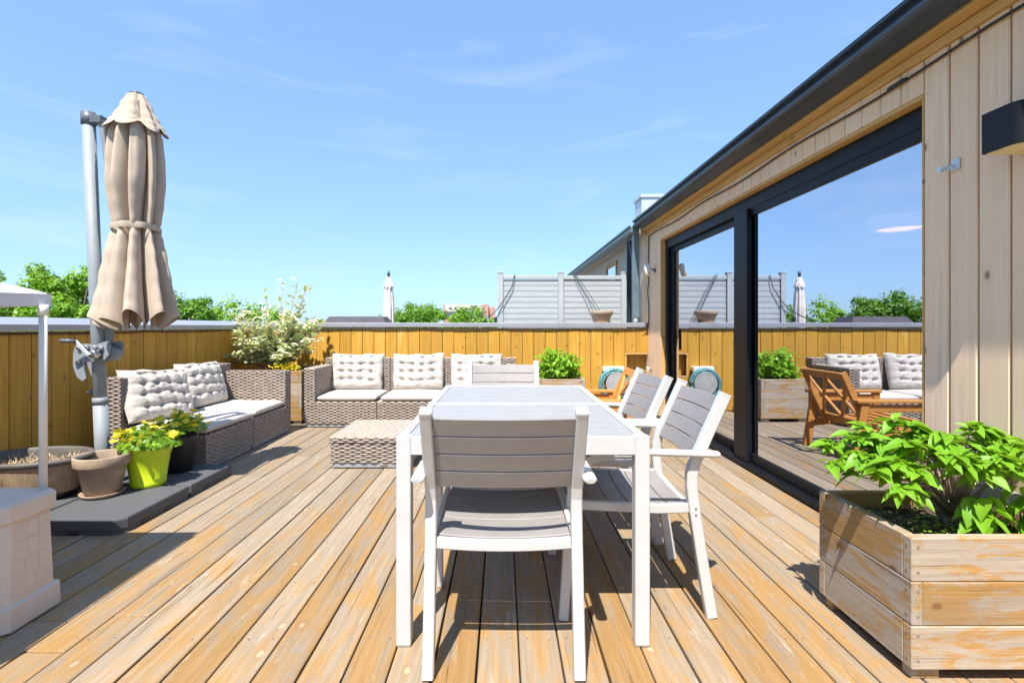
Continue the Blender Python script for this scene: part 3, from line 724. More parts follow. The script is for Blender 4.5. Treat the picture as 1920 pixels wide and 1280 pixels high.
for half in (-1, 1):
    y0 = .019; y1 = hl - .036; n = 14; pp = (y1 - y0) / n
    for i in range(n):
        board('slat', 'tableslat', (2 * hw - .072, pp - .0014, .018), (0, half * (y0 + pp * (i + .5)), tz - .0115 - U(0, .0006)), tb, .0015)

def make_chair(label):
    t = thing('dining_chair', label, 'chair', group='dining chairs'); W = .2445
    for s_ in (-1, 1):
        x = s_ * W
        path = [(x, -.305, .004), (x, -.272, .20), (x, -.238, .42), (x, -.228, .51), (x, -.229, .56), (x, -.240, .605), (x, -.358, .868)]
        m = MB().sweep(path, rprof(.0185, .021)); o = m.build('back_post', 'white', t)
        m = MB().sweep([(x, -.3576, .8672), (x, -.3608, .8744)], rprof(.0195, .022)); m.build('post_cap', 'white', o)
        xx = s_ * (W + .033)
        fp = [(xx, .275, .004), (xx, .262, .20), (xx, .25, .42), (xx, .24, .52), (xx, .222, .575), (xx, .19, .615), (xx, .14, .635), (xx, .08, .640)]
        m = MB().sweep(fp, rprof(.012, .019)); m.build('front_leg', 'white', t)
        m = MB(); pr = [(.023 * cos(a * pi / 6), .0135 * sin(a * pi / 6)) for a in range(12)]
        m.sweep([(xx, .10, .652), (xx, .085, .653), (xx, -.10, .650), (xx, -.30, .645), (xx, -.318, .644), (xx, -.325, .643)], pr, sm=True, scales=[.8, 1, 1, 1, .95, .6]); m.build('armrest', 'white', t)
        m = MB().sweep([(s_ * (W - .006), -.236, .425), (s_ * (W - .006), -.1, .420), (s_ * (W - .006), .12, .430), (s_ * (W - .006), .25, .436)], rprof(.010, .018)); m.build('seat_rail', 'white', t)
        for z in (.405, .43): board('bolt', 'chrome', (.004, .009, .009), (s_ * (W + .019), -.240, z), t, .002)
    cv = lambda x, a: a * (1 - (x / W) ** 2)
    xs = [-(W - .02) + 2 * (W - .02) * i / 10 for i in range(11)]
    m = MB().sweep([(x, -.240, .414 - cv(x, .012)) for x in xs], rprof(.018, .012), Vector((0, 0, 1))); m.build('rear_rail', 'white', t)
    m = MB().sweep([(x, .262, .428 - cv(x, .008)) for x in xs], rprof(.018, .010), Vector((0, 0, 1))); m.build('front_rail', 'white', t)
    for i in range(6):
        y = -.186 + .0785 * i; z = .432 + .006 * (i / 5) ** 2
        m = MB().sweep([(x, y, z - cv(x, .016)) for x in xs], rprof(.0055, .0372, .002), Vector((0, 0, 1)))
        m.v = [tuple(a) for a in m.v]; m.build('seat_slat', 'slat', t)
    for i in range(4):
        zc = .868 - .016 - .0625 * (i + .5)
        yc = -.358 + (.868 - zc) * (.118 / .263); sl = Vector((0, -.118, .263)).normalized()
        m = MB(); xs2 = [-(W - .019) + 2 * (W - .019) * k_ / 10 for k_ in range(11)]
        h_ = .0325
        m.sweep([(x, yc - cv(x, .022), zc) for x in xs2], [(a, b) for a, b in rprof(h_, .0055, .002)], sl); m.build('back_slat', 'slat', t)
    return t
c0 = make_chair('white and grey dining chair in the foreground with its back to us'); c0.location = (.003, 1.925, 0)
dup(c0, (.515, 2.215, 0), pi / 2 - .02, 'nearer of the two dining chairs along the right side of the table')
dup(c0, (.50, 2.855, 0), pi / 2 + .03, 'farther of the two dining chairs along the right side of the table')
dup(c0, (.0, 3.36, 0), pi, 'dining chair at the far end of the table facing us')

# ------------------------------------------------------------------ wooden lounge armchair
def lounge():
    t = thing('wooden_armchair', 'low orange-brown wooden armchair with diamond lattice back by the glass door', 'chair', (.80, 4.48, 0), 0)
    W = .33
    for s_ in (-1, 1):
        y = s_ * W
        board('armrest', 'acacia', (.70, .075, .026), (-.03, y, .515), t, .005)
        m = MB().sweep([(-.35, y, 0), (-.34, y, .501)], rprof(.02, .032), Vector((0, 1, 0))); m.build('front_leg', 'acacia', t)
        m = MB().sweep([(.32, y, 0), (.24, y, .501)], rprof(.02, .034), Vector((0, 1, 0))); m.build('rear_leg', 'acacia', t)
        m = MB().sweep([(-.32, y, .28), (.26, y, .22)], rprof(.012, .035), Vector((0, 1, 0))); m.build('side_rail', 'acacia', t)
        m = MB().sweep([(-.31, y, .455), (.23, y, .455)], rprof(.012, .03), Vector((0, 1, 0))); m.build('arm_apron', 'acacia', t)
        m = MB().sweep([(.16, s_ * (W - .055), .24), (.385, s_ * (W - .055), .745)], rprof(.018, .026), Vector((0, 1, 0))); m.build('back_post', 'acacia', t)
    bp = lambda y, k: (.16 + .225 * k, y, .24 + .505 * k)
    for k in (.93, .12): 
        m = MB().sweep([bp(-.256, k), bp(.256, k)], rprof(.034, .012), Vector((.225, 0, .505)).normalized()); m.build('back_rail', 'acacia', t)
    m = 0
    for a, b in (((0, .87), (-.14, .52)), ((0, .87), (.14, .52)), ((-.14, .52), (0, .18)), ((.14, .52), (0, .18)), ((-.254, .87), (-.14, .52)), ((.254, .87), (.14, .52)), ((-.254, .18), (-.14, .52)), ((.254, .18), (.14, .52))):
        mm = MB().sweep([bp(*a), bp(*b)], rprof(.016, .010), Vector((0, .7, .7))); mm.build('lattice_bar', 'acacia', t)
    for i in range(7):
        x = -.31 + .075 * i; board('seat_slat', 'acacia', (.06, 2 * W - .03, .018), (x, 0, .325 - .062 * i / 6), t, .003)
lounge()

# ------------------------------------------------------------------ cantilever umbrella with slab base
BX, BY = -2.62, 3.325
um = thing('cantilever_umbrella', 'large closed beige cantilever umbrella on a grey pole at left', 'umbrella', (BX, BY, 0))
PX = lambda x, y, dy=0: ((x - 943) / F * (BY + dy) - BX, dy, CAM_H + (611 - y) / F * (BY + dy))
top_, bot = Vector(PX(166, 222)), Vector(PX(193.5, 870)); bot = bot + (bot - top_) * ((bot.z - .05) / (top_.z - bot.z))
on = lambda z: bot + (top_ - bot) * ((z - bot.z) / (top_.z - bot.z))
prof12 = [(.039 * cos(a * pi / 10), .036 * sin(a * pi / 10)) for a in range(20)]
def pole_seg(z0, z1, k, name, mat): m = MB().sweep([tuple(on(z0)), tuple(on(z1))], [(a * k, b * k) for a, b in prof12], sm=True); return m.build(name, mat, um)
pole_seg(.05, 2.5, 1, 'pole', 'pole'); pole_seg(.03, .62, 1.12, 'pole_sleeve', 'pole'); pole_seg(.62, .665, 1.17, 'sleeve_clamp', 'pole'); pole_seg(2.47, 2.55, 1.13, 'pole_top_cap', 'poledark')
m = MB().sweep([tuple(on(2.50)), tuple(on(2.5) + Vector((.10, .0, -.0)))], rprof(.03, .025), Vector((0, 1, 0))); m.build('top_bracket', 'poledark', um)
armb, armt = Vector(PX(202, 655, .03)), Vector(PX(247, 190, -.02))
strut_end = Vector(PX(222, 430, .05))
m = MB().sweep([tuple(on(2.5) + Vector((.085, 0, 0))), tuple(strut_end)], rprof(.017, .017), Vector((0, 1, 0))); m.build('strut', 'pole', um)
m = MB().sweep([tuple(armb), tuple(armt)], rprof(.018, .024), Vector((0, 1, 0))); m.build('arm', 'pole', um)
# crank carriage
def plate(dy, th):
    pts = [(-.115, .0), (-.10, .045), (-.05, .058), (.03, .05), (.10, .075), (.125, .05), (.12, -.01), (.085, -.05), (.03, -.058), (-.035, -.06), (-.045, -.10), (-.03, -.165), (-.055, -.185), (-.09, -.16), (-.115, -.09)]
    c = on(.965); m = MB(); n = len(pts)
    for s_ in (0, 1): m.v += [(c.x + a, c.y + dy + s_ * th, .965 + b) for a, b in pts]
    m.f += [tuple(range(n)), tuple(reversed(range(n, 2 * n)))]; m.sm += [False] * 2
    for i in range(n): m.f.append((i, i + n, (i + 1) % n + n, (i + 1) % n)); m.sm.append(False)
    return m.build('crank_plate', 'pole', um)
plate(-.062, .012); plate(.05, .012)
c = on(.965)
for dx, dz, r in ((-.075, .03, .013), (-.02, .035, .014), (.035, .035, .012), (-.075, -.06, .012), (.075, .03, .012)):
    m = MB(); m.sweep([(c.x + dx, c.y - .061, .965 + dz), (c.x + dx, c.y - .074, .965 + dz), (c.x + dx, c.y - .08, .965 + dz)], [(r * cos(a * pi / 5), r * sin(a * pi / 5)) for a in range(10)], sm=True, scales=[1, 1, .6]); m.build('bolt', 'chrome', um)
m = MB(); m.sweep([(c.x + .045, c.y - .062, .955), (c.x + .045, c.y - .10, .955), (c.x + .045, c.y - .115, .955)], [(.03 * cos(a * pi / 8), .03 * sin(a * pi / 8)) for a in range(16)], sm=True, scales=[1.2, 1, .7]); m.build('crank_hub', 'chrome', um)
m = MB(); m.sweep([(c.x + .035, c.y - .12, .95), (c.x - .05, c.y - .12, 1.04)], rprof(.012, .007), Vector((0, 0, 1))); m.build('crank_arm', 'sheet', um)
m = MB().tube([(c.x - .045, c.y - .125, 1.04), (c.x - .12, c.y - .15, 1.045)], .013, 10); m.build('crank_handle', 'poledark', um)
m = MB().sweep([(c.x + .08, c.y - .045, .955), (c.x + .08, c.y + .045, .955)], [(.05 * cos(a * pi / 10), .05 * sin(a * pi / 10)) for a in range(20)], sm=True); m.build('cord_drum', 'pole', um)
m = MB().tube([(c.x - .04, c.y, .70), (c.x - .065, c.y - .01, .70)], .012, 8); m.build('clamp_knob', 'poledark', um)
# closed canopy
cu_t, cu_b = Vector(PX(259, 178, -.02)), Vector(PX(256, 612, -.02))
cg = bpy.data.objects.new('canopy_frame', MB().tube([tuple(cu_b + Vector((0, 0, .1))), tuple(cu_t)], .02, 8).mesh('canopy_frame', 'poledark')); COL.objects.link(cg); cg.parent = um
def canopy_part(prof, folds, amp, name, hem, seed, seg=120):
    o = closed_umbrella(cg, prof, folds, 'canvas', amp, seg, name, hem, seed)
    o.location = (cu_b.x, cu_b.y, 0); return o
canopy_part([(.03, 2.665), (.06, 2.645), (.095, 2.57), (.135, 2.49), (.16, 2.455), (.183, 2.425)], 7, .26, 'vent_flap', -.05, 11)
canopy_part([(.08, 2.60), (.125, 2.46), (.15, 2.36), (.165, 2.2), (.17, 2.08), (.158, 1.95), (.138, 1.83), (.125, 1.77), (.145, 1.70), (.17, 1.58), (.20, 1.42), (.228, 1.27), (.252, 1.16)], 9, .5, 'canopy', .10, 12, 288)
m = MB().lathe([(0, 2.682), (.022, 2.68), (.038, 2.668), (.038, 2.655), (0, 2.655)], (cu_b.x, cu_b.y, 0), 20); m.build('top_cap', 'poledark', um)
def strap(u, v):
    a = 2 * pi * u; r = .134 + .006 * sin(8 * a + 1) + (.002 if .2 < v < .8 else 0)
    return (cu_b.x + r * cos(a), cu_b.y + r * sin(a), 1.755 + .04 * v + .012 * cos(a + 1))
m = MB().grid(72, 5, strap, True, True); m.build('strap', 'canvas', cg)
# four base slabs
for (sx, sy, lab) in ((1, -1, 'nearest right dark grey umbrella base slab under the empty terracotta pot'), (1, 1, 'far right dark grey umbrella base slab by the left sofa'), (-1, -1, 'near left umbrella base slab under the oval barrel planter'), (-1, 1, 'far left umbrella base slab against the shaded fence')):
    L = .585 if sy < 0 else .49
    m = MB(); w2, d2 = .255, L / 2
    cc = .05
    out_ = [(-w2, -d2), (w2 - cc if sx > 0 and sy < 0 else w2, -d2)] + ([(w2, -d2 + cc)] if sx > 0 and sy < 0 else []) + [(w2, d2), (-w2, d2)]
    n = len(out_)
    rings = [(.0, 1.0), (.022, 1.0), (.026, 1.012), (.074, 1.012), (.081, 1.0), (.084, .975)]
    for z, k in rings: m.v += [(a * k, b * k, z) for a, b in out_]
    for i in range(len(rings) - 1):
        for j in range(n): m.f.append((i * n + j, i * n + (j + 1) % n, (i + 1) * n + (j + 1) % n, (i + 1) * n + j)); m.sm.append(False)
    m.f.append(tuple((len(rings) - 1) * n + j for j in range(n))); m.sm.append(False)
    b_ = thing('umbrella_base_slab', lab, 'base slab', (BX + sx * .267 + .02, BY + sy * (L / 2 + .015), 0), 0, 'umbrella base slabs')
    m.build('slab', 'slab', b_)
    for q in (-.1, .1): board('hand_slot', 'blackpot', (.004, .07, .02), (w2 * 1.012, q if sy < 0 else q * .6, .012), b_, .001)
    if sy < 0: board('hand_slot', 'blackpot', (.06, .004, .02), (-.0, -d2 * 1.006, .012), b_, .001)
m = MB().box(-.03, .03, -.5, .5, .002, .03, .003).box(-.5, .5, -.03, .03, .0305, .06, .003); m.build('cross_foot', 'poledark', um)
ZS = .085
# ------------------------------------------------------------------ pots by the umbrella
def pot(t, prof, mat, name='pot_wall', seg=40, sx=1, sy=1): return MB().lathe(prof, seg=seg, sx=sx, sy=sy).build(name, mat, t)
tp = thing('terracotta_pot', 'empty weathered terracotta pot on a saucer on the near slab', 'pot', (-2.50, 3.13, ZS))
pot(tp, [(0, .022), (.088, .022), (.095, .03), (.128, .185), (.131, .188), (.142, .19), (.146, .20), (.149, .248), (.145, .254), (.136, .254), (.131, .246), (.125, .19)], 'terracotta')
pot(tp, [(0, .001), (.10, .001), (.118, .024), (.112, .026), (.098, .012), (0, .012)], 'terracotta', 'saucer')
MB().lathe([(0, .195), (.06, .198), (.127, .19)], seg=24).build('soil', 'soil', tp)
lp = thing('lime_pot', 'bright lime green pot with yellow flowers on the base slab', 'flower pot', (-2.355, 3.33, ZS))
pot(lp, [(0, .001), (.095, .001), (.10, .006), (.104, .03), (.101, .034), (.126, .205), (.131, .21), (.138, .29), (.134, .293), (.128, .288), (.12, .21)], 'lime')
MB().lathe([(0, .265), (.127, .26)], seg=24).build('soil', 'soil', lp)
bp_ = thing('dark_pot', 'dark pot with yellow flowers behind the lime pot', 'flower pot', (-2.37, 3.66, ZS))
pot(bp_, [(0, .001), (.09, .001), (.12, .22), (.128, .225), (.13, .265), (.122, .262), (.115, .2)], 'blackpot')
MB().lathe([(0, .235), (.119, .23)], seg=24).build('soil', 'soil', bp_)
def flowers(t, h, r, nleaf, nfl, seed, lean=0, spill=0):
    rn = random.Random(seed); m = MB()
    for i in range(nleaf):
        a = rn.uniform(0, 2 * pi); q = r * math.sqrt(rn.random()); z = h + rn.uniform(-.02, .11) * (1.2 - q / r) - spill * max(0, q - .12)
        p = Vector((q * cos(a) + lean * (z - h), q * sin(a), z))
        leafpatch(m, p, Vector((cos(a) * .7 + rn.uniform(-.5, .5), sin(a) * .7 + rn.uniform(-.5, .5), rn.uniform(.2, 1))), .042, rn)
    for i in range(20):
        a = rn.uniform(0, 2 * pi); m.tube([(0, 0, h - .04), (r * .5 * cos(a), r * .5 * sin(a), h + .04)], .0018, 4)
    m.build('foliage', 'flowerleaf', t, kind='stuff')
    f = MB()
    for k in range(5):
        a0 = 2 * pi * k / 5; n = len(f.v)
        f.v += [(0, 0, -.006)] + [(.019 * rr * cos(a0 + da), .019 * rr * sin(a0 + da), .002 * rr) for da, rr in ((-.6, .7), (-.35, 1), (0, 1.04), (.35, 1), (.6, .7))]
        f.f += [(n, n + 1, n + 2, n + 3), (n, n + 3, n + 4, n + 5)]; f.sm += [True, True]
    me = f.mesh('flower', 'yellow')
    for i in range(nfl):
        a = rn.uniform(-pi, pi); q = r * math.sqrt(rn.uniform(.1, 1)); z = h + .025 + rn.uniform(.04, .14) * (1.25 - q / r) - spill * max(0, q - .12)
        obj('flower', me, t, (q * cos(a) + lean * (z - h), q * sin(a), z), (rn.uniform(.2, .9), rn.uniform(-.6, .4), rn.uniform(0, 6)), scale=(rn.uniform(1.0, 1.7),) * 3)
flowers(lp, .285, .18, 380, 40, 3, -.5, .3); flowers(bp_, .31, .20, 260, 40, 4, .1, .2)
br = thing('barrel_planter', 'oval barrel planter with dark rim and dry straw by the left fence', 'planter', (-2.915, 3.12, ZS + .002))
pot(br, [(0, .001), (.20, .001), (.225, .03), (.228, .04)], 'blackpot', 'barrel_base', 44, 1.12, .8)
pot(br, [(.228, .0405), (.262, .13), (.276, .215)], 'barrel', 'barrel_side', 44, 1.12, .8)
pot(br, [(.277, .2155), (.290, .222), (.298, .238), (.292, .252), (.272, .252), (.262, .24), (.258, .18)], 'barrelrim', 'barrel_rim', 44, 1.12, .8)
MB().lathe([(0, .20), (.1, .196), (.259, .19)], seg=30, sx=1.12, sy=.8).build('soil', 'soil', br)
m = MB(); rn = random.Random(5)
for i in range(420):
    a = rn.uniform(0, 2 * pi); q = .24 * math.sqrt(rn.random()); x, y = q * cos(a) * 1.1, q * sin(a) * .78
    b = rn.uniform(0, 2 * pi); L = rn.uniform(.02, .07); k = len(m.v); wd = .0022
    e = Vector((cos(b) * L, sin(b) * L, rn.uniform(.0, .05))); s_ = Vector((-sin(b) * wd, cos(b) * wd, 0)); p = Vector((x, y, .196))
    m.v += [tuple(p - s_), tuple(p + s_), tuple(p + e)]; m.f.append((k, k + 1, k + 2)); m.sm.append(False)
m.build('dry_straw', 'straw', br, kind='stuff')
bw = thing('bowl_pot', 'shallow brown bowl pot standing on the far fence cap', 'pot', (1.35, 6.86, 1.183))
pot(bw, [(0, .016), (.105, .016), (.135, .10), (.148, .108), (.152, .112), (.158, .155), (.152, .16), (.14, .155), (.13, .11)], 'terracotta')
pot(bw, [(0, .001), (.115, .001), (.122, .018), (.10, .014), (0, .012)], 'terracotta', 'saucer')
MB().lathe([(0, .13), (.138, .128)], seg=24).build('soil', 'soil', bw)

# ------------------------------------------------------------------ plank planters
def planter(name, label, x0, x1, y0, y1, rows, z0=.04, bh=.139, th=.036):
    t = thing(name, label, 'planter', ((x0 + x1) / 2, (y0 + y1) / 2, 0)); hx, hy = (x1 - x0) / 2, (y1 - y0) / 2
    for r in range(rows):
        z = z0 + (bh + .002) * (r + .5); alt = r % 2
        for s_ in (-1, 1):
            if alt == 0:
                board('plank', 'planter', (2 * hx, th, bh), (0, s_ * (hy - th / 2), z), t, .003, (0, U(-.003, .003), 0))
                board('plank', 'planter_y', (th, 2 * hy - 2 * th - .001, bh), (s_ * (hx - th / 2), 0, z), t, .003)
            else:
                board('plank', 'planter', (2 * hx - 2 * th - .001, th, bh), (0, s_ * (hy - th / 2), z), t, .003, (0, U(-.002, .002), 0))
                board('plank', 'planter_y', (th, 2 * hy, bh), (s_ * (hx - th / 2), 0, z), t, .003)
        for sx in (-1, 1):
            for dz in (-.04, .04):
                board('screw', 'screw', (.008, .002, .008), (sx * (hx - .02), -hy - .0006, z + dz), t, .001)
                board('screw', 'screw', (.002, .008, .008), (-hx - .0006, sx * (hy - .02), z + dz), t, .001)
    for sx in (-1, 1):
        for sy in (-1, 1): board('foot', 'planter_y', (.09, .04, z0 - .001), (sx * (hx - .06), sy * (hy - .04), (z0 - .001) / 2), t, .002)
    zt = z0 + rows * (bh + .002)
    m = MB(); m.grid(24, 24, lambda u, v: ((u - .5) * 2 * (hx - th - .001), (v - .5) * 2 * (hy - th - .001), zt - .06 + .025 * mnoise.noise(Vector((u * 6, v * 6, x0))))); m.build('soil', 'soil', t)
    return zt
ZP = planter('plank_planter', 'large weathered plank planter box in the right foreground', 1.305, 1.90, 1.60, 2.07, 3)
ZC = planter('plank_planter', 'tall plank planter in the corner between the two sofas', -3.20, -2.33, 5.80, 6.66, 4, bh=.143)
ZR = planter('plank_planter', 'plank planter with bright green bush against the far fence', .42, .98, 5.93, 6.48, 4, bh=.115)

def leaf_mesh(name, mat, L, W, droop, fold, serr=0):
    m = MB(); N = 8
    for i in range(N + 1):
        u = i / N; wd = W * (sin(pi * min(u * 1.0, 1) ** .8) ** .9) * (1 - .25 * u) + .0004; z = -droop * L * u * u; 
        if serr and 0 < i < N: wd *= 1 + serr * (-1) ** i
        for s_ in (-1, -.5, 0, .5, 1): m.v.append((s_ * wd, L * u, z + fold * wd * abs(s_)))
    for i in range(N):
        for j in range(4): a = i * 5 + j; m.f.append((a, a + 1, a + 6, a + 5)); m.sm.append(True)
    return m.mesh(name, mat)
def near_shrub():
    rn = random.Random(21); bx, by, bz = 1.66, 1.86, ZP - .07
    t = thing('leafy_shrub', 'glossy green shrub with woody stems in the foreground planter', 'shrub', (bx, by, bz))
    leaves = [leaf_mesh('leaf', 'leaf', .082, .025, .35, .35), leaf_mesh('leaf', 'leaf', .072, .023, .15, .45), leaf_mesh('leaf', 'leaf', .092, .026, .6, .3)]
    big = leaf_mesh('leaf', 'leaf', .115, .034, .5, .25, .06)
    st = MB(); st.tube([(0, 0, -.05), (.005, 0, .05), (0, .005, .12)], .022, 8, [1.2, 1, .9]); tips = []
    for i in range(58):
        a = rn.uniform(0, 2 * pi); q = math.sqrt(rn.uniform(.03, 1)); ex, ey = q * cos(a) * .42 - .03, q * sin(a) * .24
        ez = .40 - .15 * q * q + rn.uniform(-.07, .03)
        m1 = Vector((ex * .35 + rn.uniform(-.02, .02), ey * .35 + rn.uniform(-.02, .02), .10 + ez * .28)); m2 = Vector((ex * .75, ey * .75, ez * .78)); e = Vector((ex, ey, ez))
        st.tube([(rn.uniform(-.015, .015), rn.uniform(-.015, .015), .04), tuple(m1), tuple(m2), tuple(e)], .0042, 6, [1.3, 1, .6, .3]); tips.append((m1, m2, e))
    st.build('stems', 'twig', t)
    cnt = 0; extra = MB()
    def put(me, p, d, roll, sc, join=False):
        y = d.normalized(); x = y.cross(Vector((0, 0, 1))).normalized(); z = x.cross(y)
        M = Matrix((x, y, z)).transposed().to_4x4() @ Matrix.Rotation(roll, 4, 'Y'); 
        S_ = Matrix.Diagonal((sc * rn.uniform(.85, 1.15), sc, sc, 1))
        if join:
            n0 = len(extra.v); T_ = Matrix.Translation(p) @ M @ S_
            extra.v += [tuple(T_ @ v.co) for v in me.vertices]; extra.f += [tuple(i + n0 for i in f.vertices) for f in me.polygons]; extra.sm += [True] * len(me.polygons)
        else: obj('leaf', me, t, tuple(p), M.to_euler(), scale=S_.to_scale())
    for m1, m2, e in tips:
        for li in range(20):
            f = rn.choice((0, .05, .1, .2, .3, .45, .6, .8)) if li > 5 else rn.uniform(0, .12); p = e + (m2 - e) * f; a = rn.uniform(0, 2 * pi); o = Vector((e.x, e.y, 0)).normalized()
            d = Vector((cos(a), sin(a), rn.uniform(-.25, .45))) + o * .55
            put(rn.choice(leaves), p, d, rn.uniform(-.5, .5), rn.uniform(.5, .98), li >= 4); cnt += 1
    extra.build('inner_leaves', 'leaf', t, kind='stuff')
    hs_ = Vector((.12, -.15, .0)); ss = MB()                     # a second, broader-leaved plant at the front right
    for i in range(9):
        a = rn.uniform(0, 2 * pi); q = rn.uniform(.02, .14); e = hs_ + Vector((q * cos(a) * 1.2, q * sin(a) * .45, rn.uniform(.09, .22)))
        ss.tube([tuple(hs_ + Vector((0, 0, -.01))), tuple(hs_ * .5 + e * .5 + Vector((0, 0, .04))), tuple(e)], .003, 5, [1, .8, .5])
        for _ in range(7):
            a = rn.uniform(0, 2 * pi); put(big, e + Vector((rn.uniform(-.015, .015), rn.uniform(-.015, .015), rn.uniform(-.09, .01))), Vector((cos(a), sin(a) * .8 - .25, rn.uniform(-.75, .1))), rn.uniform(-.4, .4), rn.uniform(.6, .95))
    ss.build('stems', 'flowerleaf', t)
    bd = MB()                                                    # orange seed heads
    for m1, m2, e in rn.sample(tips, 12):
        for _ in range(9): leafpatch(bd, e + Vector((rn.gauss(0, .011), rn.gauss(0, .011), .008 + rn.gauss(0, .008))), Vector((rn.gauss(0, 1), rn.gauss(0, 1), 1)), .007, rn)
    bd.build('seed_heads', 'orange', t, kind='stuff')
    gc = MB()
    for _ in range(700):
        x, y = rn.uniform(-.29, .16), rn.uniform(-.18, .16)
        if mnoise.noise(Vector((x * 7, y * 7, 2))) < -.15: continue
        leafpatch(gc, Vector((x, y, rn.uniform(.012, .04))), Vector((rn.uniform(-.7, .7), rn.uniform(-.7, .7), 1)), .013, rn)
    obj('ground_cover', gc.mesh('ground_cover', 'flowerleaf'), None, (bx, by, bz), label='tiny creeping green leaves over the soil of the foreground planter', cat='ground cover', kind='stuff')
near_shrub()
def far_bush():
    rn = random.Random(8); t = thing('leafy_bush', 'bright yellow-green bush in the planter at the far fence', 'shrub', (.68, 6.2, ZR - .05)); m = MB(); s_ = MB()
    for i in range(60):
        a = rn.uniform(0, 2 * pi); q = math.sqrt(rn.random()); e = Vector((q * cos(a) * .30, q * sin(a) * .22, rn.uniform(.18, .40) - .12 * q))
        if rn.random() < .10: e.z += .06; 
        s_.tube([(e.x * .3, e.y * .3, -.01), tuple(e * .6 + Vector((0, 0, .06))), tuple(e)], .003, 4, [1, .8, .5])
        for _ in range(34):
            f = rn.random() * .8; p = e * (1 - f * .6) + Vector((rn.gauss(0, .035), rn.gauss(0, .035), rn.gauss(0, .03)))
            p.z = max(p.z, .03); leafpatch(m, p, Vector((rn.uniform(-.8, .8), rn.uniform(-1, .5), rn.uniform(.2, 1))), rn.uniform(.035, .06), rn)
    s_.build('stems', 'bark', t); m.build('foliage', 'rasp', t, kind='stuff')
far_bush()
def dogwood():
    rn = random.Random(17); t = thing('variegated_shrub', 'variegated cream and green shrub with red stems in the corner planter', 'shrub', (-2.76, 6.18, ZC - .05)); m = MB(); m.attr = []; s_ = MB()
    def vleaf(p, d, L):
        y = d.normalized(); x = y.cross(Vector((rn.uniform(-.4, .4), rn.uniform(-.4, .4), 1))).normalized(); z = x.cross(y); W = L * .27; k = len(m.v)
        rows = ((0, .02), (.25, .8), (.55, 1), (.8, .6), (1, .02))
        for u, wv in rows:
            for q in (-1, 0, 1):
                m.v.append(tuple(p + y * L * u + x * W * wv * q + z * (W * .35 * wv * abs(q) - L * .12 * u * u))); m.attr.append(1.0 if q else .0)
        for i in range(4):
            for j in range(2): a = k + i * 3 + j; m.f.append((a, a + 1, a + 4, a + 3)); m.sm.append(True)
    for i in range(84):
        a = rn.uniform(0, 2 * pi); q = math.sqrt(rn.random()); hz = rn.uniform(.36, .92) - .2 * q
        if i < 5: hz = rn.uniform(.95, 1.12); q = rn.uniform(.1, .7); a = (.2, 1.1, -.4, 2.6, .6)[i]
        if 5 <= i < 9: hz, q, a = rn.uniform(.1, .3), rn.uniform(1.0, 1.2), pi + rn.uniform(-.5, .5)
        e = Vector((q * cos(a) * .60 - .03, q * sin(a) * .38, hz)); b = Vector((rn.uniform(-.06, .06), rn.uniform(-.05, .05), 0)); md = b * .4 + e * .45 + Vector((0, 0, .05))
        s_.tube([tuple(b), tuple(md), tuple(e)], .006, 5, [1.2, .8, .35])
        n = 42
        for j in range(n):
            f = (j + rn.random()) / n; f = .22 + .8 * f; p = md * (1 - f) * 2 + e * (2 * f - 1) if f > .5 else b * (1 - 2 * f) + md * 2 * f
            if p.z < .10: continue
            an = rn.uniform(0, 2 * pi); p = p + Vector((rn.gauss(0, .022), rn.gauss(0, .022), rn.gauss(0, .02)))
            vleaf(p, Vector((cos(an), sin(an), rn.uniform(-.3, .7))) + (e - md).normalized() * .5, rn.uniform(.055, .095))
    s_.build('stems', 'redstem', t); m.build('foliage', 'varieg', t, kind='stuff')
    f = MB()
    for _ in range(260): leafpatch(f, Vector((.22 + rn.gauss(0, .075), -.28 + rn.gauss(0, .04), .06 + abs(rn.gauss(0, .03)))), Vector((rn.uniform(-.6, .6), rn.uniform(-.9, .4), 1)), .03, rn)
    obj('yellow_groundcover', f.mesh('yellow_groundcover', 'yellow'), None, (-2.76, 6.18, ZC - .05), label='clump of small yellow flowers at the foot of the variegated shrub', cat='flowers', kind='stuff')
dogwood()

# ------------------------------------------------------------------ play table with canopy at the left edge
pt = thing('play_table', "beige moulded plastic children's play table with white canopy at left edge", 'play table', (-2.4, 1.6, 0))
def play_tower(y0, y1):
    m = MB(); a = Vector((-2.4, 1.6, 0)); x0, x1 = -.57, .57
    ring = lambda z, k, r=.02: [(x0 - k + r, y0 - k), (x1 + k - r, y0 - k), (x1 + k, y0 - k + r), (x1 + k, y1 + k - r), (x1 + k - r, y1 + k), (x0 - k + r, y1 + k), (x0 - k, y1 + k - r), (x0 - k, y0 - k + r)]
    lv = [(.0, .008), (.008, .014), (.09, .012), (.098, -.002), (.395, -.010), (.40, -.002), (.408, .004), (.462, .004), (.474, -.006)]
    for z, k in lv: m.v += [(p[0], p[1], z) for p in ring(z, k)]
    for i in range(len(lv) - 1):
        for j in range(8): m.f.append((i * 8 + j, i * 8 + (j + 1) % 8, (i + 1) * 8 + (j + 1) % 8, (i + 1) * 8 + j)); m.sm.append(False)
    m.f.append(tuple((len(lv) - 1) * 8 + j for j in range(8))); m.sm.append(False)
    o = m.build('tower', 'playplastic', pt)
    rn = random.Random(3)
    for r in range(4):                                   # moulded shingles on the right end
        zz = .115 + .069 * r; y = y0 + .045
        while y < y1 - .05:
            wdt = min(rn.uniform(.03, .055), y1 - .045 - y)
            xx = x1 - .003 - .008 * (zz - .098 + .03) / .297
            board('moulded_shingle', 'playplastic', (.006, wdt - .003, .065 - rn.uniform(0, .006)), (xx, y + wdt / 2, zz + .034), o, .002, (0, radians(-1.5), 0)); y += wdt
play_tower(.245, .465); play_tower(-.52, -.30)
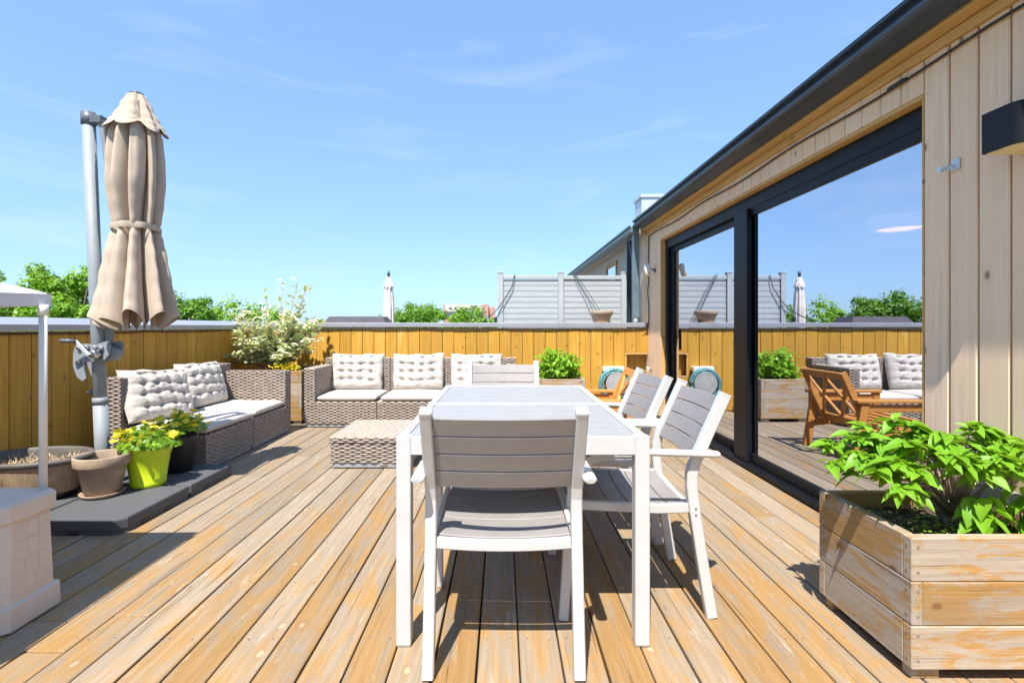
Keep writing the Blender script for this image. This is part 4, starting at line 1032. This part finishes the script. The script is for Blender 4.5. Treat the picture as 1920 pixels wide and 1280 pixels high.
MB().box(-.50, .48, -.30, .24, .0, .12, .012).build('base_tray', 'bluegrey', pt); MB().box(-.50, .50, -.285, .225, .1205, .15, .012).build('tray_rim', 'bluegrey', pt)
for sx in (-1, 1):
    for yy in (.455, -.50):
        m = MB().tube([(.50 * sx if sx < 0 else .515, yy, .474), (.50 * sx if sx < 0 else .515, yy, 1.225)], .0145, 12); o = m.build('post', 'offwhite', pt)
        m = MB().tube([(.50 * sx if sx < 0 else .515, yy, 1.18), (.50 * sx if sx < 0 else .515, yy, 1.226)], .019, 12); m.build('sleeve', 'offwhite', o)
def canopy(u, v):
    x = (u - .5) * 2; y = (v - .5) * 2; r = max(abs(x), abs(y)); z = 1.27 + .16 * (1 - r) ** .85 if r < .97 else 1.268
    sag = -.012 * (1 - min(abs(x), abs(y))) * (r > .5)
    return (-.012 + x * .52, -.02 + y * .52, z + sag)
m = MB().grid(41, 41, canopy, True)
for k, (a, b) in enumerate((((-1, -1), (1, -1)), ((1, -1), (1, 1)), ((1, 1), (-1, 1)), ((-1, 1), (-1, -1)))):
    pass
o = m.build('canopy_cloth', 'canopycloth', pt)
m = MB(); rr = .521
pts = [(-rr - .012, -rr - .02), (rr - .012, -rr - .02), (rr - .012, rr - .02), (-rr - .012, rr - .02)]
for i in range(4):
    a, b = pts[i], pts[(i + 1) % 4]
    m.grid(16, 4, lambda u, v: (a[0] + (b[0] - a[0]) * u, a[1] + (b[1] - a[1]) * u, 1.272 - .055 * v - .012 * sin(pi * u) * (1 - v) + .004 * sin(u * 21) * v), True)
m.build('valance', 'canopycloth', o)

# ------------------------------------------------------------------ wall fittings
sc_ = thing('wall_sconce', 'black rounded box wall light on the near siding', 'wall light', (XW - .001, 1.815, 1.782))
m = MB(); pr = []
for cx, cy, a0 in ((-.135, -.085, pi), (-.135, .085, pi / 2)):
    for i in range(7): a = a0 + (pi / 2) * i / 6 if cy < 0 else a0 + (pi / 2) * i / 6; pr.append((cx + .035 * cos(a), (cy + (.0 if cy else 0)) + .035 * sin(a)))
arc = [(0, .075)] + [(-.14 + .01 * cos(a), .065 + .01 * sin(a)) for a in [pi / 2 + pi / 2 * i / 6 for i in range(7)]] + [(-.105 + .045 * cos(a), -.03 + .045 * sin(a)) for a in [pi + pi / 2 * i / 10 for i in range(11)]] + [(0, -.075)]
def ext(pts, z0, z1, name, mat, par):
    m = MB(); n = len(pts)
    for z in (z0, z1): m.v += [(a, b, z) for a, b in pts]
    m.f += [tuple(reversed(range(n))), tuple(range(n, 2 * n))]; m.sm += [False, False]
    for i in range(n): m.f.append((i, (i + 1) % n, (i + 1) % n + n, i + n)); m.sm.append(False)
    bpy_o = m.build(name, mat, par); return bpy_o
ext(arc, .0, .147, 'housing', 'black', sc_); ext([(a * .88 - .008, b * .88) for a, b in arc], -.003, -.0005, 'diffuser', 'diffuser', sc_)
hk = thing('wall_hook', 'small white metal clip hook screwed to the siding beside the door', 'hook', (XW - .001, 2.155, 1.83))
MB().box(-.006, 0, -.02, .02, -.022, .026, .004).build('base_plate', 'sheet', hk)
m = MB().sweep([(-.006, 0, -.005), (-.03, .012, -.012), (-.05, .02, -.018), (-.06, .03, -.004)], rprof(.009, .002, .0005), Vector((0, 0, 1))); m.build('clip', 'sheet', hk)
cm = thing('security_camera', 'small white spotlight camera on a bracket left of the glass door', 'camera', (XW - .001, 6.42, 1.85))
m = MB().sweep([(0, 0, 0), (-.012, 0, 0)], [(.03 * cos(a * pi / 8), .03 * sin(a * pi / 8)) for a in range(16)], Vector((0, 1, 0))); m.build('mount', 'poledark', cm)
m = MB().tube([(-.01, 0, 0), (-.06, -.01, .02), (-.10, -.02, .02)], .01, 8); m.build('bracket', 'poledark', cm)
m = MB(); m.tube([(-.10, .0, .07), (-.115, -.06, -.06)], .037, 18); m.build('body', 'offwhite', cm)
m = MB(); m.tube([(-.1152, -.061, -.0622), (-.116, -.0645, -.07)], .033, 18); m.build('lens_face', 'diffuser', cm)
# string-light cable under the cornice, then down and along under the fence cap
pts = []
y = YN
while y < YB - .05: pts.append((XW - .012, y, 2.325 + .010 * sin(y * 4.2) - (.0 if y > 2 else (2 - y) * .02))); y += .12
cable('string_cable', pts, .006, 'rubber', 'black cable strung along the siding under the gutter', 'cable')
for yy in (2.36, 2.9, 3.5): pass
cn = thing('cable_connector', 'thick black plug joint in the wall cable above the glass door', 'connector', (XW - .016, 2.46, 2.321))
MB().tube([(0, -.06, 0), (0, -.045, 0), (0, .045, 0), (0, .06, 0)], .012, 10, [.6, 1, 1, .6]).build('plug_body', 'rubber', cn)
pts = [(XW - .012, 6.66, 2.33), (XW - .012, 6.665, 2.2), (XW - .02, 6.66, 1.9), (XW - .012, 6.66, 1.75), (XW - .03, 6.65, 1.6), (XW - .012, 6.66, 1.4), (XW - .012, 6.66, 1.215), (XW - .005, 6.68, 1.19), (XW - .015, 6.695, 1.15), (XW - .02, 6.70, 1.10), (XW - .06, 6.712, 1.085)]
cable('drop_cable', pts, .007, 'rubber', 'black cable hanging down the siding beside the security camera', 'cable')
pts = []; x = XW - .06; i = 0
while x > XL + .02: pts.append((x, YB - .012, 1.098 - .014 * abs(sin(x * 3.1)) + U(-.003, .003))); x -= .09
cable('fence_cable', pts, .006, 'rubber', 'black cable sagging along under the far fence cap', 'cable')
pts = []; y = YB - .03
while y > 1: pts.append((XL + .012, y, 1.088 - .01 * abs(sin(y * 2.7)) + U(-.003, .003))); y -= .1
cable('fence_cable', pts, .006, 'rubber', 'black cable running under the cap of the left fence', 'cable')
# hose reel and tap
hr = thing('hose_reel', 'white wall hose reel with coiled teal hose on the far fence', 'hose reel', (1.47, YB - .01, .43))
MB().box(-.14, .14, -.10, -.0, .10, .17, .01).build('bracket', 'offwhite', hr)
m = MB()
for dy, r in ((-.19, .17), (-.165, .185), (-.14, .18), (-.115, .19), (-.09, .175), (-.15, .205), (-.12, .21), (-.18, .195)):
    m.tube([(r * cos(a * pi / 16) * .97 + U(-.004, .004), dy + U(-.006, .006), r * sin(a * pi / 16) - .06) for a in range(33)], .011, 6)
m.build('hose', 'teal', hr)
m = MB().sweep([(.02, -.205, -.04), (.02, -.215, -.04)], [(.15 * cos(a * pi / 14), .15 * sin(a * pi / 14)) for a in range(28)], Vector((1, 0, 0))); m.build('reel_disc', 'greyplastic', hr)
MB().box(-.03, .03, -.09, -.0, -.08, .0995, .004).build('support', 'offwhite', hr)
tp_ = thing('garden_tap', 'small steel garden tap by the fence niche', 'tap', (XW - .002, 6.55, .56))
MB().tube([(0, 0, 0), (-.05, 0, 0), (-.085, 0, -.02), (-.09, 0, -.05)], .011, 8).build('spout', 'chrome', tp_)
MB().box(-.075, -.025, -.008, .008, .03, .042, .003).tube([(-.05, 0, .0), (-.05, 0, .03)], .007, 8).build('handle', 'offwhite', tp_)
# pale panel leaning on the wall beside the foreground planter
lb = thing('framed_panel', 'grey-green panel with white edge leaning by the wall behind the right planter', 'panel', (1.925, 1.98, 0))
MB().box(-.008, .008, -.22, .10, .0, .50, .002).build('board_face', 'screen', lb)
MB().box(-.012, .012, -.23, .11, .5005, .512, .002).build('edge_strip', 'white', lb)
